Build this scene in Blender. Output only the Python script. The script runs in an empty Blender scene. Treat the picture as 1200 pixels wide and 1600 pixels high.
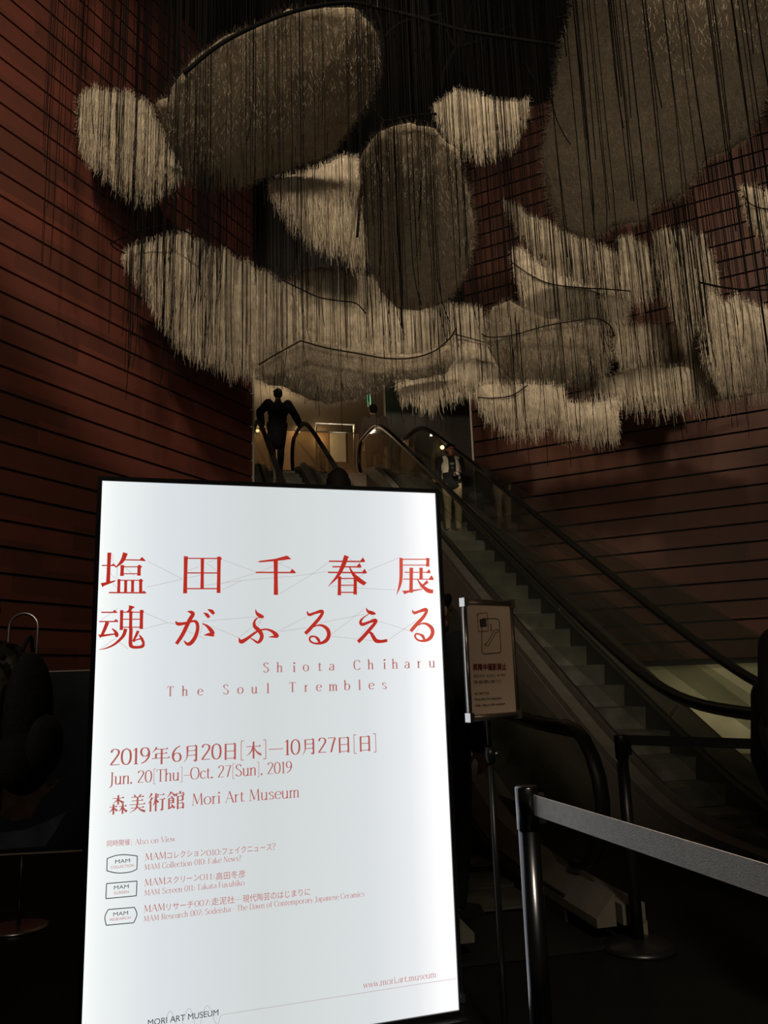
import bpy, bmesh, math, random
import numpy as np
from mathutils import Vector, Matrix
from mathutils.geometry import delaunay_2d_cdt

SC = bpy.context.scene
COL = SC.collection
PI = math.pi
rnd = random.Random(7)

# ------------------------------------------------------------------ camera
H_CAM = 1.27
F_PX, PITCH, ROLL = 1268.25, math.radians(11.5047), math.radians(1.8935)
_u0 = Vector((0, -math.sin(PITCH), math.cos(PITCH)))
_x0 = Vector((1, 0, 0))
CX = _x0 * math.cos(ROLL) - _u0 * math.sin(ROLL)
CU = _x0 * math.sin(ROLL) + _u0 * math.cos(ROLL)
CF = Vector((0, math.cos(PITCH), math.sin(PITCH)))
CAM = Vector((0, 0, H_CAM))
cam_data = bpy.data.cameras.new('camera')
cam_data.sensor_fit = 'VERTICAL'
cam_data.sensor_height = 36.0
cam_data.sensor_width = 36.0
cam_data.lens = F_PX / 1600 * 36
cam_data.clip_start = 0.05
cam = bpy.data.objects.new('camera', cam_data)
COL.objects.link(cam)
M3 = Matrix((CX, CU, -CF)).transposed()
cam.matrix_world = Matrix.Translation(CAM) @ M3.to_4x4()
SC.camera = cam


def ray(px, py):
    d = CF + CX * ((px - 600) / F_PX) - CU * ((py - 800) / F_PX)
    return d / d.y


def at(px, py, depth):
    return CAM + ray(px, py) * depth


def at_z(px, py, z):
    d = ray(px, py)
    return CAM + d * ((z - H_CAM) / d.z)


# ------------------------------------------------------------------ world, exposure, lights
SC.view_settings.view_transform = 'Standard'
SC.view_settings.look = 'None'
SC.view_settings.gamma = 1.0
SC.view_settings.use_curve_mapping = False
SC.view_settings.exposure = 0.0
world = bpy.data.worlds.new('world')
SC.world = world
world.use_nodes = True
world.node_tree.nodes['Background'].inputs[0].default_value = (1.0, 0.8, 0.6, 1)
world.node_tree.nodes['Background'].inputs[1].default_value = 0.012


def lamp(name, kind, loc, power, color, target=None, size=0.1, angle=60, blend=0.6):
    d = bpy.data.lights.new(name, kind)
    d.energy = power
    d.color = color
    if kind == 'SPOT':
        d.spot_size = math.radians(angle)
        d.spot_blend = blend
    if kind == 'AREA':
        d.size = size
    else:
        d.shadow_soft_size = size
    o = bpy.data.objects.new(name, d)
    COL.objects.link(o)
    o.location = loc
    if target is not None:
        o.rotation_euler = (Vector(target) - Vector(loc)).to_track_quat('-Z', 'Y').to_euler()
    return o


WARM = (1.0, 0.84, 0.63)
RED_WARM = (1.0, 0.74, 0.52)
lamp('gallery_spotlight', 'SPOT', (3.2, -2.7, 10.6), 4100, WARM, (2.6, 10.0, 8.0), 0.3, 36, 0.35)
lamp('gallery_spotlight', 'SPOT', (-1.8, -2.7, 10.6), 3500, WARM, (-1.5, 10.0, 7.8), 0.3, 37, 0.35)
lamp('wall_washer', 'SPOT', (4.6, 8.4, 10.9), 150, RED_WARM, (5.0, 11.6, 6.0), 0.1, 70, 0.8)
lamp('foyer_fill', 'SPOT', (2.4, -1.8, 4.6), 950, WARM, (2.4, 11.5, 3.7), 0.4, 48, 1.0)  # unseen fill added to light the escalators and the right wall
lamp('foyer_fill', 'SPOT', (-0.5, -1.8, 4.6), 620, WARM, (-4.2, 8.0, 4.2), 0.4, 60, 1.0)  # unseen fill added for the left wall
lamp('foyer_fill', 'SPOT', (-2.2, -1.6, 5.2), 560, WARM, (1.2, 8.2, 2.3), 0.4, 42, 1.0)  # unseen fill added for the side cladding and the small notice
lamp('underside_fill', 'SPOT', (1.6, -1.2, 0.3), 260, WARM, (0.9, 7.0, 7.6), 0.3, 66, 1.0)  # unseen fill added low down to lift the dark boat undersides

lamp('foyer_fill', 'SPOT', (1.2, -0.9, 4.4), 520, WARM, (1.2, 2.0, 0.9), 0.3, 34, 1.0)  # unseen fill added to brighten the near belt
lamp('foyer_fill', 'SPOT', (-2.0, -0.6, 4.4), 120, WARM, (-1.9, 4.0, 1.1), 0.3, 36, 1.0)  # unseen fill added for the grey sleeve and poster stand

# ------------------------------------------------------------------ helpers
def tag(o, label=None, cat=None, group=None, kind=None):
    if label: o['label'] = label
    if cat: o['category'] = cat
    if group: o['group'] = group
    if kind: o['kind'] = kind
    return o


def empty(name, loc, rz=0.0, label=None, cat=None, group=None):
    o = bpy.data.objects.new(name, None)
    o.empty_display_size = 0.1
    COL.objects.link(o)
    o.location = loc
    o.rotation_euler = (0, 0, rz)
    return tag(o, label, cat, group)


def link_mesh(name, me, mat, parent=None):
    o = bpy.data.objects.new(name, me)
    if mat and not me.materials:
        me.materials.append(mat)
    COL.objects.link(o)
    if parent: o.parent = parent
    return o


def obj(name, bm, mat, parent=None, smooth=False, bevel=0.0):
    if bevel > 0:
        bmesh.ops.bevel(bm, geom=[e for e in bm.edges if e.is_manifold and e.calc_face_angle(0) > 0.5], offset=bevel, segments=2, affect='EDGES', clamp_overlap=True)
    me = bpy.data.meshes.new(name)
    bmesh.ops.recalc_face_normals(bm, faces=bm.faces)
    bm.to_mesh(me)
    bm.free()
    if smooth:
        for p in me.polygons: p.use_smooth = True
    return link_mesh(name, me, mat, parent)


def raw(name, verts, faces, mat, parent=None, smooth=False):
    me = bpy.data.meshes.new(name)
    me.from_pydata([tuple(v) for v in verts], [], faces)
    if smooth:
        for p in me.polygons: p.use_smooth = True
    return link_mesh(name, me, mat, parent)


def B(): return bmesh.new()


def box(bm, lo, hi, M=None):
    vs = []
    for z in (lo[2], hi[2]):
        for x, y in ((lo[0], lo[1]), (hi[0], lo[1]), (hi[0], hi[1]), (lo[0], hi[1])):
            p = Vector((x, y, z))
            vs.append(bm.verts.new(M @ p if M else p))
    for f in ((3, 2, 1, 0), (4, 5, 6, 7), (0, 1, 5, 4), (1, 2, 6, 5), (2, 3, 7, 6), (3, 0, 4, 7)):
        bm.faces.new([vs[i] for i in f])


def tube(bm, pts, r, n=8, cap=True, rx=None):
    """sweep a round (or oval: rx sideways, r along the bend) section along pts"""
    pts = [Vector(p) for p in pts]
    rings = []
    up = None
    for i, p in enumerate(pts):
        a = pts[max(i - 1, 0)]; b = pts[min(i + 1, len(pts) - 1)]
        t = (b - a).normalized()
        if up is None:
            up = Vector((1, 0, 0)) if abs(t.x) < 0.8 else Vector((0, 0, 1))
        s = up - t * up.dot(t)
        s.normalize()
        up = s
        w = t.cross(s)
        rr = r[i] if isinstance(r, (list, tuple)) else r
        ring = []
        for k in range(n):
            q = 2 * PI * k / n
            ring.append(bm.verts.new(p + s * ((rx or rr) * math.cos(q)) + w * (rr * math.sin(q))))
        rings.append(ring)
    for i in range(len(rings) - 1):
        for k in range(n):
            bm.faces.new((rings[i][k], rings[i][(k + 1) % n], rings[i + 1][(k + 1) % n], rings[i + 1][k]))
    if cap:
        bm.faces.new(rings[0][::-1]); bm.faces.new(rings[-1])


def lathe(bm, prof, n=24, c=(0, 0)):
    rings = []
    for r, z in prof:
        rings.append([bm.verts.new((c[0] + r * math.cos(2 * PI * k / n), c[1] + r * math.sin(2 * PI * k / n), z)) for k in range(n)])
    for i in range(len(rings) - 1):
        for k in range(n):
            bm.faces.new((rings[i][k], rings[i][(k + 1) % n], rings[i + 1][(k + 1) % n], rings[i + 1][k]))
    bm.faces.new(rings[0][::-1]); bm.faces.new(rings[-1])


def catmull(pts, n=8):
    pts = [np.array(p, float) for p in pts]
    if len(pts) < 3: return [tuple(p) for p in pts]
    P = [2 * pts[0] - pts[1]] + pts + [2 * pts[-1] - pts[-2]]
    out = []
    for i in range(1, len(P) - 2):
        for k in range(n):
            t = k / n
            a, b, c, d = P[i - 1], P[i], P[i + 1], P[i + 2]
            out.append(tuple(0.5 * ((2 * b) + (-a + c) * t + (2 * a - 5 * b + 4 * c - d) * t * t + (-a + 3 * b - 3 * c + d) * t ** 3)))
    out.append(tuple(pts[-1]))
    return out


# ------------------------------------------------------------------ materials
MAT = {}


def mat(name, color, rough=0.5, metal=0.0, spec=0.5, noise=None, bump=None, emit=None, trans=0.0):
    """noise=(scale, amount) value jitter; bump=(scale, strength)"""
    m = bpy.data.materials.new(name)
    m.use_nodes = True
    nt = m.node_tree
    b = nt.nodes['Principled BSDF']
    b.inputs['Roughness'].default_value = rough
    b.inputs['Metallic'].default_value = metal
    b.inputs['Specular IOR Level'].default_value = spec
    tc = nt.nodes.new('ShaderNodeTexCoord')
    nz = nt.nodes.new('ShaderNodeTexNoise')
    nz.inputs['Scale'].default_value = noise[0] if noise else 6.0
    nz.inputs['Detail'].default_value = 5
    nt.links.new(tc.outputs['Object'], nz.inputs['Vector'])
    ramp = nt.nodes.new('ShaderNodeValToRGB')
    a = noise[1] if noise else 0.06
    ramp.color_ramp.elements[0].position = 0.3
    ramp.color_ramp.elements[1].position = 0.7
    ramp.color_ramp.elements[0].color = tuple(c * (1 - a) for c in color) + (1,)
    ramp.color_ramp.elements[1].color = tuple(min(1, c * (1 + a)) for c in color) + (1,)
    nt.links.new(nz.outputs['Fac'], ramp.inputs['Fac'])
    nt.links.new(ramp.outputs['Color'], b.inputs['Base Color'])
    if bump:
        n2 = nt.nodes.new('ShaderNodeTexNoise')
        n2.inputs['Scale'].default_value = bump[0]
        n2.inputs['Detail'].default_value = 4
        nt.links.new(tc.outputs['Object'], n2.inputs['Vector'])
        bp = nt.nodes.new('ShaderNodeBump')
        bp.inputs['Strength'].default_value = bump[1]
        bp.inputs['Distance'].default_value = 0.02
        nt.links.new(n2.outputs['Fac'], bp.inputs['Height'])
        nt.links.new(bp.outputs['Normal'], b.inputs['Normal'])
    if emit:
        b.inputs['Emission Color'].default_value = tuple(emit[0]) + (1,)
        b.inputs['Emission Strength'].default_value = emit[1]
    MAT[name] = m
    return m


def emission(name, color, strength):
    m = bpy.data.materials.new(name)
    m.use_nodes = True
    nt = m.node_tree
    nt.nodes.clear()
    e = nt.nodes.new('ShaderNodeEmission')
    e.inputs[0].default_value = tuple(color) + (1,)
    e.inputs[1].default_value = strength
    o = nt.nodes.new('ShaderNodeOutputMaterial')
    nt.links.new(e.outputs[0], o.inputs[0])
    MAT[name] = m
    return m


def glass(name, tint, film=0.05, film_col=(0.3, 0.32, 0.28)):
    m = bpy.data.materials.new(name)
    m.use_nodes = True
    nt = m.node_tree
    nt.nodes.clear()
    N = nt.nodes.new
    tr = N('ShaderNodeBsdfTransparent'); tr.inputs[0].default_value = tuple(tint) + (1,)
    gl = N('ShaderNodeBsdfGlossy'); gl.inputs['Roughness'].default_value = 0.03
    df = N('ShaderNodeBsdfDiffuse'); df.inputs[0].default_value = tuple(film_col) + (1,)
    fr = N('ShaderNodeFresnel'); fr.inputs[0].default_value = 1.35
    m1 = N('ShaderNodeMixShader'); m2 = N('ShaderNodeMixShader')
    m1.inputs[0].default_value = film
    nt.links.new(tr.outputs[0], m1.inputs[1]); nt.links.new(df.outputs[0], m1.inputs[2])
    ge = N('ShaderNodeNewGeometry')                            # only the side facing out mirrors
    iv = N('ShaderNodeMath'); iv.operation = 'SUBTRACT'; iv.inputs[0].default_value = 1.0
    ml = N('ShaderNodeMath'); ml.operation = 'MULTIPLY'
    nt.links.new(ge.outputs['Backfacing'], iv.inputs[1]); nt.links.new(iv.outputs[0], ml.inputs[0]); nt.links.new(fr.outputs[0], ml.inputs[1])
    nt.links.new(ml.outputs[0], m2.inputs[0]); nt.links.new(m1.outputs[0], m2.inputs[1]); nt.links.new(gl.outputs[0], m2.inputs[2])
    o = N('ShaderNodeOutputMaterial')
    nt.links.new(m2.outputs[0], o.inputs[0])
    MAT[name] = m
    return m


def wall_mat(name, base, alt, course, length, zoff):
    """terracotta cladding: each plank between two joints has its own tint"""
    m = mat(name, base, rough=0.55, spec=0.3)
    nt = m.node_tree
    b = nt.nodes['Principled BSDF']
    N = nt.nodes.new
    tc = N('ShaderNodeTexCoord')
    sep = N('ShaderNodeSeparateXYZ')
    nt.links.new(tc.outputs['Object'], sep.inputs[0])

    def math_(op, a, v):
        n = N('ShaderNodeMath'); n.operation = op
        nt.links.new(a, n.inputs[0])
        if isinstance(v, (int, float)): n.inputs[1].default_value = v
        else: nt.links.new(v, n.inputs[1])
        return n.outputs[0]
    row = math_('FLOOR', math_('DIVIDE', math_('SUBTRACT', sep.outputs['Z'], zoff), course), 0)
    shift = math_('MULTIPLY', row, 0.37)
    colm = math_('FLOOR', math_('ADD', math_('DIVIDE', sep.outputs['X'], length), shift), 0)
    cmb = N('ShaderNodeCombineXYZ')
    nt.links.new(row, cmb.inputs[0]); nt.links.new(colm, cmb.inputs[1])
    wn = N('ShaderNodeTexWhiteNoise'); wn.noise_dimensions = '2D'
    nt.links.new(cmb.outputs[0], wn.inputs['Vector'])
    nz = N('ShaderNodeTexNoise'); nz.inputs['Scale'].default_value = 1.3; nz.inputs['Detail'].default_value = 6
    mp = N('ShaderNodeMapping'); mp.inputs['Scale'].default_value = (2.5, 2.5, 0.5)
    nt.links.new(tc.outputs['Object'], mp.inputs[0]); nt.links.new(mp.outputs[0], nz.inputs['Vector'])
    f = math_('ADD', math_('MULTIPLY', wn.outputs['Value'], 0.55), math_('MULTIPLY', nz.outputs['Fac'], 0.55))
    ramp = N('ShaderNodeValToRGB')
    ramp.color_ramp.elements[0].position = 0.1
    ramp.color_ramp.elements[1].position = 0.95
    ramp.color_ramp.elements[0].color = tuple(alt) + (1,)
    ramp.color_ramp.elements[1].color = tuple(base) + (1,)
    nt.links.new(f, ramp.inputs['Fac'])
    nt.links.new(ramp.outputs['Color'], b.inputs['Base Color'])
    n2 = N('ShaderNodeTexNoise'); n2.inputs['Scale'].default_value = 40
    nt.links.new(tc.outputs['Object'], n2.inputs['Vector'])
    bp = N('ShaderNodeBump'); bp.inputs['Strength'].default_value = 0.15; bp.inputs['Distance'].default_value = 0.01
    nt.links.new(n2.outputs['Fac'], bp.inputs['Height']); nt.links.new(bp.outputs['Normal'], b.inputs['Normal'])
    return m


def wool_mat(name, lo, hi, stretch):
    """white wool: fine tangle, streaked along z where the threads hang straight"""
    m = mat(name, hi, rough=0.95, spec=0.1)
    nt = m.node_tree
    b = nt.nodes['Principled BSDF']
    N = nt.nodes.new
    tc = N('ShaderNodeTexCoord')
    mp = N('ShaderNodeMapping'); mp.inputs['Scale'].default_value = (1, 1, stretch)
    nt.links.new(tc.outputs['Object'], mp.inputs[0])
    n1 = N('ShaderNodeTexNoise'); n1.inputs['Scale'].default_value = 38; n1.inputs['Detail'].default_value = 6; n1.inputs['Roughness'].default_value = 0.7
    n2 = N('ShaderNodeTexNoise'); n2.inputs['Scale'].default_value = 2.2; n2.inputs['Detail'].default_value = 3
    nt.links.new(mp.outputs[0], n1.inputs['Vector']); nt.links.new(tc.outputs['Object'], n2.inputs['Vector'])
    mx = N('ShaderNodeMath'); mx.operation = 'MULTIPLY_ADD'
    mx.inputs[1].default_value = 0.75
    nt.links.new(n1.outputs['Fac'], mx.inputs[0])
    mm = N('ShaderNodeMath'); mm.operation = 'MULTIPLY'; mm.inputs[1].default_value = 0.16
    nt.links.new(n2.outputs['Fac'], mm.inputs[0]); nt.links.new(mm.outputs[0], mx.inputs[2])
    ramp = N('ShaderNodeValToRGB')
    ramp.color_ramp.elements[0].position = 0.29; ramp.color_ramp.elements[1].position = 0.61
    ramp.color_ramp.elements[0].color = tuple(lo) + (1,); ramp.color_ramp.elements[1].color = tuple(hi) + (1,)
    nt.links.new(mx.outputs[0], ramp.inputs['Fac']); nt.links.new(ramp.outputs['Color'], b.inputs['Base Color'])
    bp = N('ShaderNodeBump'); bp.inputs['Strength'].default_value = 0.6; bp.inputs['Distance'].default_value = 0.015
    nt.links.new(n1.outputs['Fac'], bp.inputs['Height']); nt.links.new(bp.outputs['Normal'], b.inputs['Normal'])
    return m


mat('black_stone', (0.008, 0.008, 0.008), rough=0.4, spec=0.12, noise=(3, 0.2))
mat('dark_ceiling', (0.035, 0.030, 0.026), rough=0.9)
mat('dark_backing', (0.006, 0.005, 0.005), rough=0.9)
mat('steel', (0.55, 0.53, 0.50), rough=0.3, metal=1.0)
mat('chrome', (0.75, 0.75, 0.75), rough=0.18, metal=1.0)
mat('black_metal', (0.012, 0.012, 0.013), rough=0.35, spec=0.5)
mat('post_metal', (0.13, 0.135, 0.15), rough=0.24, metal=1.0)
mat('rubber', (0.012, 0.012, 0.012), rough=0.45)
mat('skirt_dark', (0.035, 0.034, 0.031), rough=0.5)
mat('deck_metal', (0.20, 0.185, 0.155), rough=0.45, metal=0.2, noise=(8, 0.15))
mat('step_metal', (0.150, 0.148, 0.122), rough=0.6, metal=0.2, noise=(5, 0.3))
mat('cladding', (0.20, 0.175, 0.145), rough=0.5, noise=(2, 0.12))
mat('pale_stone', (0.52, 0.47, 0.34), rough=0.7, noise=(1.5, 0.25))
mat('brown_paint', (0.28, 0.19, 0.12), rough=0.8)
mat('grey_paint', (0.10, 0.09, 0.075), rough=0.8)
mat('fascia_paint', (0.62, 0.48, 0.36), rough=0.7)
mat('pale_panel', (0.75, 0.70, 0.60), rough=0.7)
mat('belt_grey', (0.86, 0.84, 0.84), rough=0.75, noise=(60, 0.08), bump=(300, 0.2))
mat('belt_black', (0.02, 0.02, 0.02), rough=0.7)
mat('paper', (0.85, 0.63, 0.47), rough=0.6, noise=(3, 0.05))
mat('frame_brown', (0.22, 0.17, 0.13), rough=0.4, metal=0.6)
mat('ink_dark', (0.05, 0.035, 0.03), rough=0.6)
mat('ink_red', (0.25, 0.02, 0.015), rough=0.6)
mat('ink_pale', (0.40, 0.26, 0.18), rough=0.6)
mat('poster_blue', (0.010, 0.014, 0.022), rough=0.3, noise=(4, 0.5))
mat('poster_slate', (0.05, 0.06, 0.085), rough=0.4, noise=(8, 0.4))
mat('poster_rust', (0.04, 0.02, 0.014), rough=0.4, noise=(14, 0.6))
mat('poster_edge', (0.30, 0.24, 0.20), rough=0.4)
mat('wire', (0.02, 0.014, 0.010), rough=0.8, spec=0.2)
mat('cord', (0.0045, 0.004, 0.004), rough=0.95, spec=0.1)
mat('skin', (0.46, 0.23, 0.16), rough=0.55)
mat('skin_tan', (0.42, 0.18, 0.11), rough=0.55)
mat('hair_black', (0.007, 0.006, 0.005), rough=0.75, spec=0.15)
mat('cloth_black', (0.010, 0.010, 0.011), rough=0.9, bump=(60, 0.3))
mat('cloth_navy', (0.012, 0.014, 0.018), rough=0.9, bump=(60, 0.3))
mat('cloth_white', (0.88, 0.80, 0.64), rough=0.85, bump=(50, 0.3))
mat('cloth_khaki', (0.50, 0.39, 0.25), rough=0.85, bump=(40, 0.3))
mat('cloth_brown', (0.10, 0.07, 0.05), rough=0.9, bump=(40, 0.3))
mat('cloth_grey', (0.24, 0.23, 0.20), rough=0.9, bump=(40, 0.3))
mat('print_grey', (0.45, 0.45, 0.42), rough=0.8)
mat('shoe_tan', (0.24, 0.17, 0.11), rough=0.6)
mat('eye', (0.02, 0.012, 0.01), rough=0.2)
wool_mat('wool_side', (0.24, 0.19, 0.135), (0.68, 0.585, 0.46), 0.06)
wool_mat('wool_under_shade', (0.26, 0.20, 0.14), (0.56, 0.47, 0.35), 0.8)  # wool_side toned down, the shade of the undersides put into the colour
mat('yarn_under_shade', (0.56, 0.48, 0.37), rough=0.95, spec=0.1, noise=(9, 0.3))  # darker than wool_strand, with underside shade in its colour
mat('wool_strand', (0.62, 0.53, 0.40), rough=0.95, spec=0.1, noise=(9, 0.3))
glass('balustrade_glass', (0.80, 0.82, 0.78), 0.07)
glass('railing_glass', (0.90, 0.90, 0.86), 0.03)
emission('lamp_glow', (1.0, 0.72, 0.35), 5.0)
emission('exit_green', (0.16, 0.95, 0.50), 1.6)
emission('print_red', (0.47, 0.028, 0.018), 1.0)
emission('print_fine_red', (0.43, 0.10, 0.085), 1.0)
emission('print_soft_red', (0.50, 0.16, 0.14), 1.0)
emission('print_black', (0.035, 0.042, 0.045), 1.0)
emission('print_thread', (0.46, 0.33, 0.33), 1.0)

# ------------------------------------------------------------------ setting
AZ = math.radians(-13.752)                       # the escalators climb towards this heading
D0 = Vector((math.sin(AZ), math.cos(AZ), 0))
RT = Vector((math.cos(AZ), -math.sin(AZ), 0))
ESC_O = Vector((2.34723, 7.68542, 0)) - RT * 0.3 - D0 * 1.569
ESC_RZ = -AZ
TAN30 = math.tan(math.radians(30))
Y_TOP = 8.8
Z_TOP = Y_TOP * TAN30
ESC_M = Matrix.Translation(ESC_O) @ Matrix.Rotation(ESC_RZ, 4, 'Z')
ESC_I = ESC_M.inverted()


def local_y_plane(px, py, y):
    """point on the escalators' local plane y = const seen at a pixel, in local coordinates"""
    o = ESC_I @ CAM
    d = ESC_I.to_3x3() @ ray(px, py)
    return o + d * ((y - o.y) / d.y)


CEIL = 11.6
bm = B(); box(bm, (-9, -3, -0.1), (9, 26, 0)); floor = tag(obj('floor', bm, MAT['black_stone']), kind='structure')
bm = B(); box(bm, (-9, -3, CEIL), (9, 26, CEIL + 0.2)); tag(obj('ceiling', bm, MAT['dark_ceiling']), kind='structure')


def clad_wall(name, corner, heading, length, course, zphase, z0, z1, m, flip, thick=0.5):
    """wall of long planks with open dark joints; local x runs from the corner towards the viewer, face on local y = 0"""
    u = Vector((math.sin(heading), math.cos(heading), 0))
    ang = math.atan2(u.y, u.x)
    bm = B()
    k = math.ceil((z0 - zphase) / course)
    zs = [z0] + [zphase + course * i for i in range(k, k + 200) if z0 + 0.02 < zphase + course * i < z1] + [z1]
    g = 0.016
    s = -1 if flip else 1
    for a, b in zip(zs[:-1], zs[1:]):
        lo, hi = sorted((0, s * 0.05))
        box(bm, (0, lo, a + g), (length, hi, b - g))
    o = obj(name, bm, m)
    bm = B(); lo, hi = sorted((s * 0.045, s * thick)); box(bm, (0, lo, z0), (length, hi, z1))
    bk = obj(name + '_backing', bm, MAT['dark_backing'], o)
    o.location = corner
    o.rotation_euler = (0, 0, ang)
    tag(o, kind='structure'); tag(bk, kind='structure')
    return o


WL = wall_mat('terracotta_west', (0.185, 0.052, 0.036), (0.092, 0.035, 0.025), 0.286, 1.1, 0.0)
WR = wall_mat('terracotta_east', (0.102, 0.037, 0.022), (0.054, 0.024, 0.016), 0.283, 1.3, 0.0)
cl = at(395, 700, 12.7); cl.z = 0
HL = math.radians(26) + PI
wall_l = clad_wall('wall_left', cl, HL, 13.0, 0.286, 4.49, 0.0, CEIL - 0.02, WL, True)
cr = at(739, 700, 14.0); cr.z = 0
HR = math.radians(-62) + PI
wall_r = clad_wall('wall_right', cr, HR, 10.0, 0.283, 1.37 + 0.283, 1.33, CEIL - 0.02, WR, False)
for nm, c, w in (('trim_1', cl, wall_l), ('trim_2', cr, wall_r)):
    bm = B(); box(bm, (-0.016, -0.02, 0.0), (0.008, 0.02, 6.7))
    o = tag(obj(nm, bm, MAT['pale_panel']), kind='structure'); o.location = c; o.rotation_euler = w.rotation_euler
# pale stone wall set back under the clad wall
bm = B(); box(bm, (0, 0.28, 0), (10, 0.45, 1.45))
for i in range(9): box(bm, (0.6 + i * 1.1, 0.272, 0), (0.615 + i * 1.1, 0.29, 1.3))
o = tag(obj('wall_right_lower', bm, MAT['pale_stone']), kind='structure'); o.location = cr; o.rotation_euler = wall_r.rotation_euler
bm = B(); box(bm, (0, 0.05, 1.30), (10, 0.5, 1.335))
_wm = Matrix.Translation(cr) @ Matrix.Rotation(wall_r.rotation_euler.z, 4, 'Z')
for x_ in (2.9, 3.9, 4.9, 5.9):
    lamp('stone_wall_fill', 'SPOT', _wm @ Vector((x_, -0.55, 0.06)), 17.0, (1.0, 0.86, 0.60), _wm @ Vector((x_, 0.28, 0.95)), 0.1, 120, 1.0)  # unseen fill spots added to brighten the pale stone wall
o = tag(obj('trim_3', bm, MAT['black_metal']), kind='structure'); o.location = cr; o.rotation_euler = wall_r.rotation_euler


# upper level behind the opening, laid out in the escalators' own frame
def local_box(name, lo, hi, m, kind='structure'):
    bm = B(); box(bm, lo, hi)
    o = obj(name, bm, m)
    o.matrix_world = ESC_M
    if kind: tag(o, kind=kind)
    return o


local_box('floor_upper', (-5.5, 9.25, Z_TOP - 0.3), (4.2, 18.2, Z_TOP - 0.005), MAT['fascia_paint'])
local_box('wall_landing', (-1.62, 9.25, 2.2), (-0.60, 9.4, Z_TOP - 0.31), MAT['fascia_paint'])
local_box('ceiling_upper', (-5.5, 10.0, 8.6), (4.2, 18.2, 8.8), MAT['grey_paint'])
local_box('wall_back', (-5.5, 18.0, Z_TOP), (4.2, 18.2, 8.6), MAT['brown_paint'])
p0 = local_y_plane(603, 650, 13.6)
local_box('wall_partition', (p0.x, 13.6, Z_TOP), (4.2, 13.8, 8.6), MAT['grey_paint'])
local_box('wall_above_opening', (-5.5, 9.6, 8.3), (4.2, 9.8, CEIL - 0.03), MAT['dark_ceiling'])
lamp('landing_downlight', 'POINT', ESC_M @ Vector((-1.6, 14.6, 7.7)), 100, (1.0, 0.72, 0.42), None, 0.15)

# ------------------------------------------------------------------ escalators
CB = 0.55


def zb(y): return TAN30 * 0.5 * (y + math.sqrt(y * y + CB * CB))
def zprof(y): return zb(y) - zb(y - Y_TOP)


def frange(a, b, st):
    n = max(1, int(round((b - a) / st)))
    return [a + (b - a) * i / n for i in range(n + 1)]


def strip(bm, y0, y1, x0, x1, za, zt, st=0.15):
    """beam that follows the slope: section x0..x1 by za..zt above the nose line"""
    prev = None
    for y in frange(y0, y1, st):
        z = zprof(y)
        lo = max(0.004, z + za)
        r = [bm.verts.new(p) for p in ((x0, y, lo), (x1, y, lo), (x1, y, z + zt), (x0, y, z + zt))]
        if prev:
            for k in range(4):
                bm.faces.new((prev[k], prev[(k + 1) % 4], r[(k + 1) % 4], r[k]))
        else: bm.faces.new(r[::-1])
        prev = r
    bm.faces.new(prev)


def sloped(bm, y0, y1, sec, st=0.15):
    """moulding that follows the slope: sec lists (x, height above the nose line)"""
    prev = None
    n = len(sec)
    for y in frange(y0, y1, st):
        z = zprof(y)
        r = [bm.verts.new((x, y, max(0.004, z + dz))) for x, dz in sec]
        if prev:
            for k in range(n): bm.faces.new((prev[k], prev[(k + 1) % n], r[(k + 1) % n], r[k]))
        else: bm.faces.new(r[::-1])
        prev = r
    bm.faces.new(prev)


Y_LO, Y_HI, RN = -1.12, 10.15, 0.36


def newel_path():
    """centre line of the handrail in (y, z): round the low newel, up the slope, round the high newel"""
    low = [(Y_LO - RN * math.sin(a), zprof(Y_LO) + 0.60 - RN * math.cos(a)) for a in [PI * k / 10 for k in range(11)]]
    mid = [(y, zprof(y) + 0.95) for y in frange(Y_LO + 0.1, Y_HI - 0.1, 0.16)]
    hi = [(Y_HI + RN * math.sin(a), zprof(Y_HI) + 0.60 + RN * math.cos(a)) for a in [PI * k / 10 for k in range(11)]]
    return low + mid + hi


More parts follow.
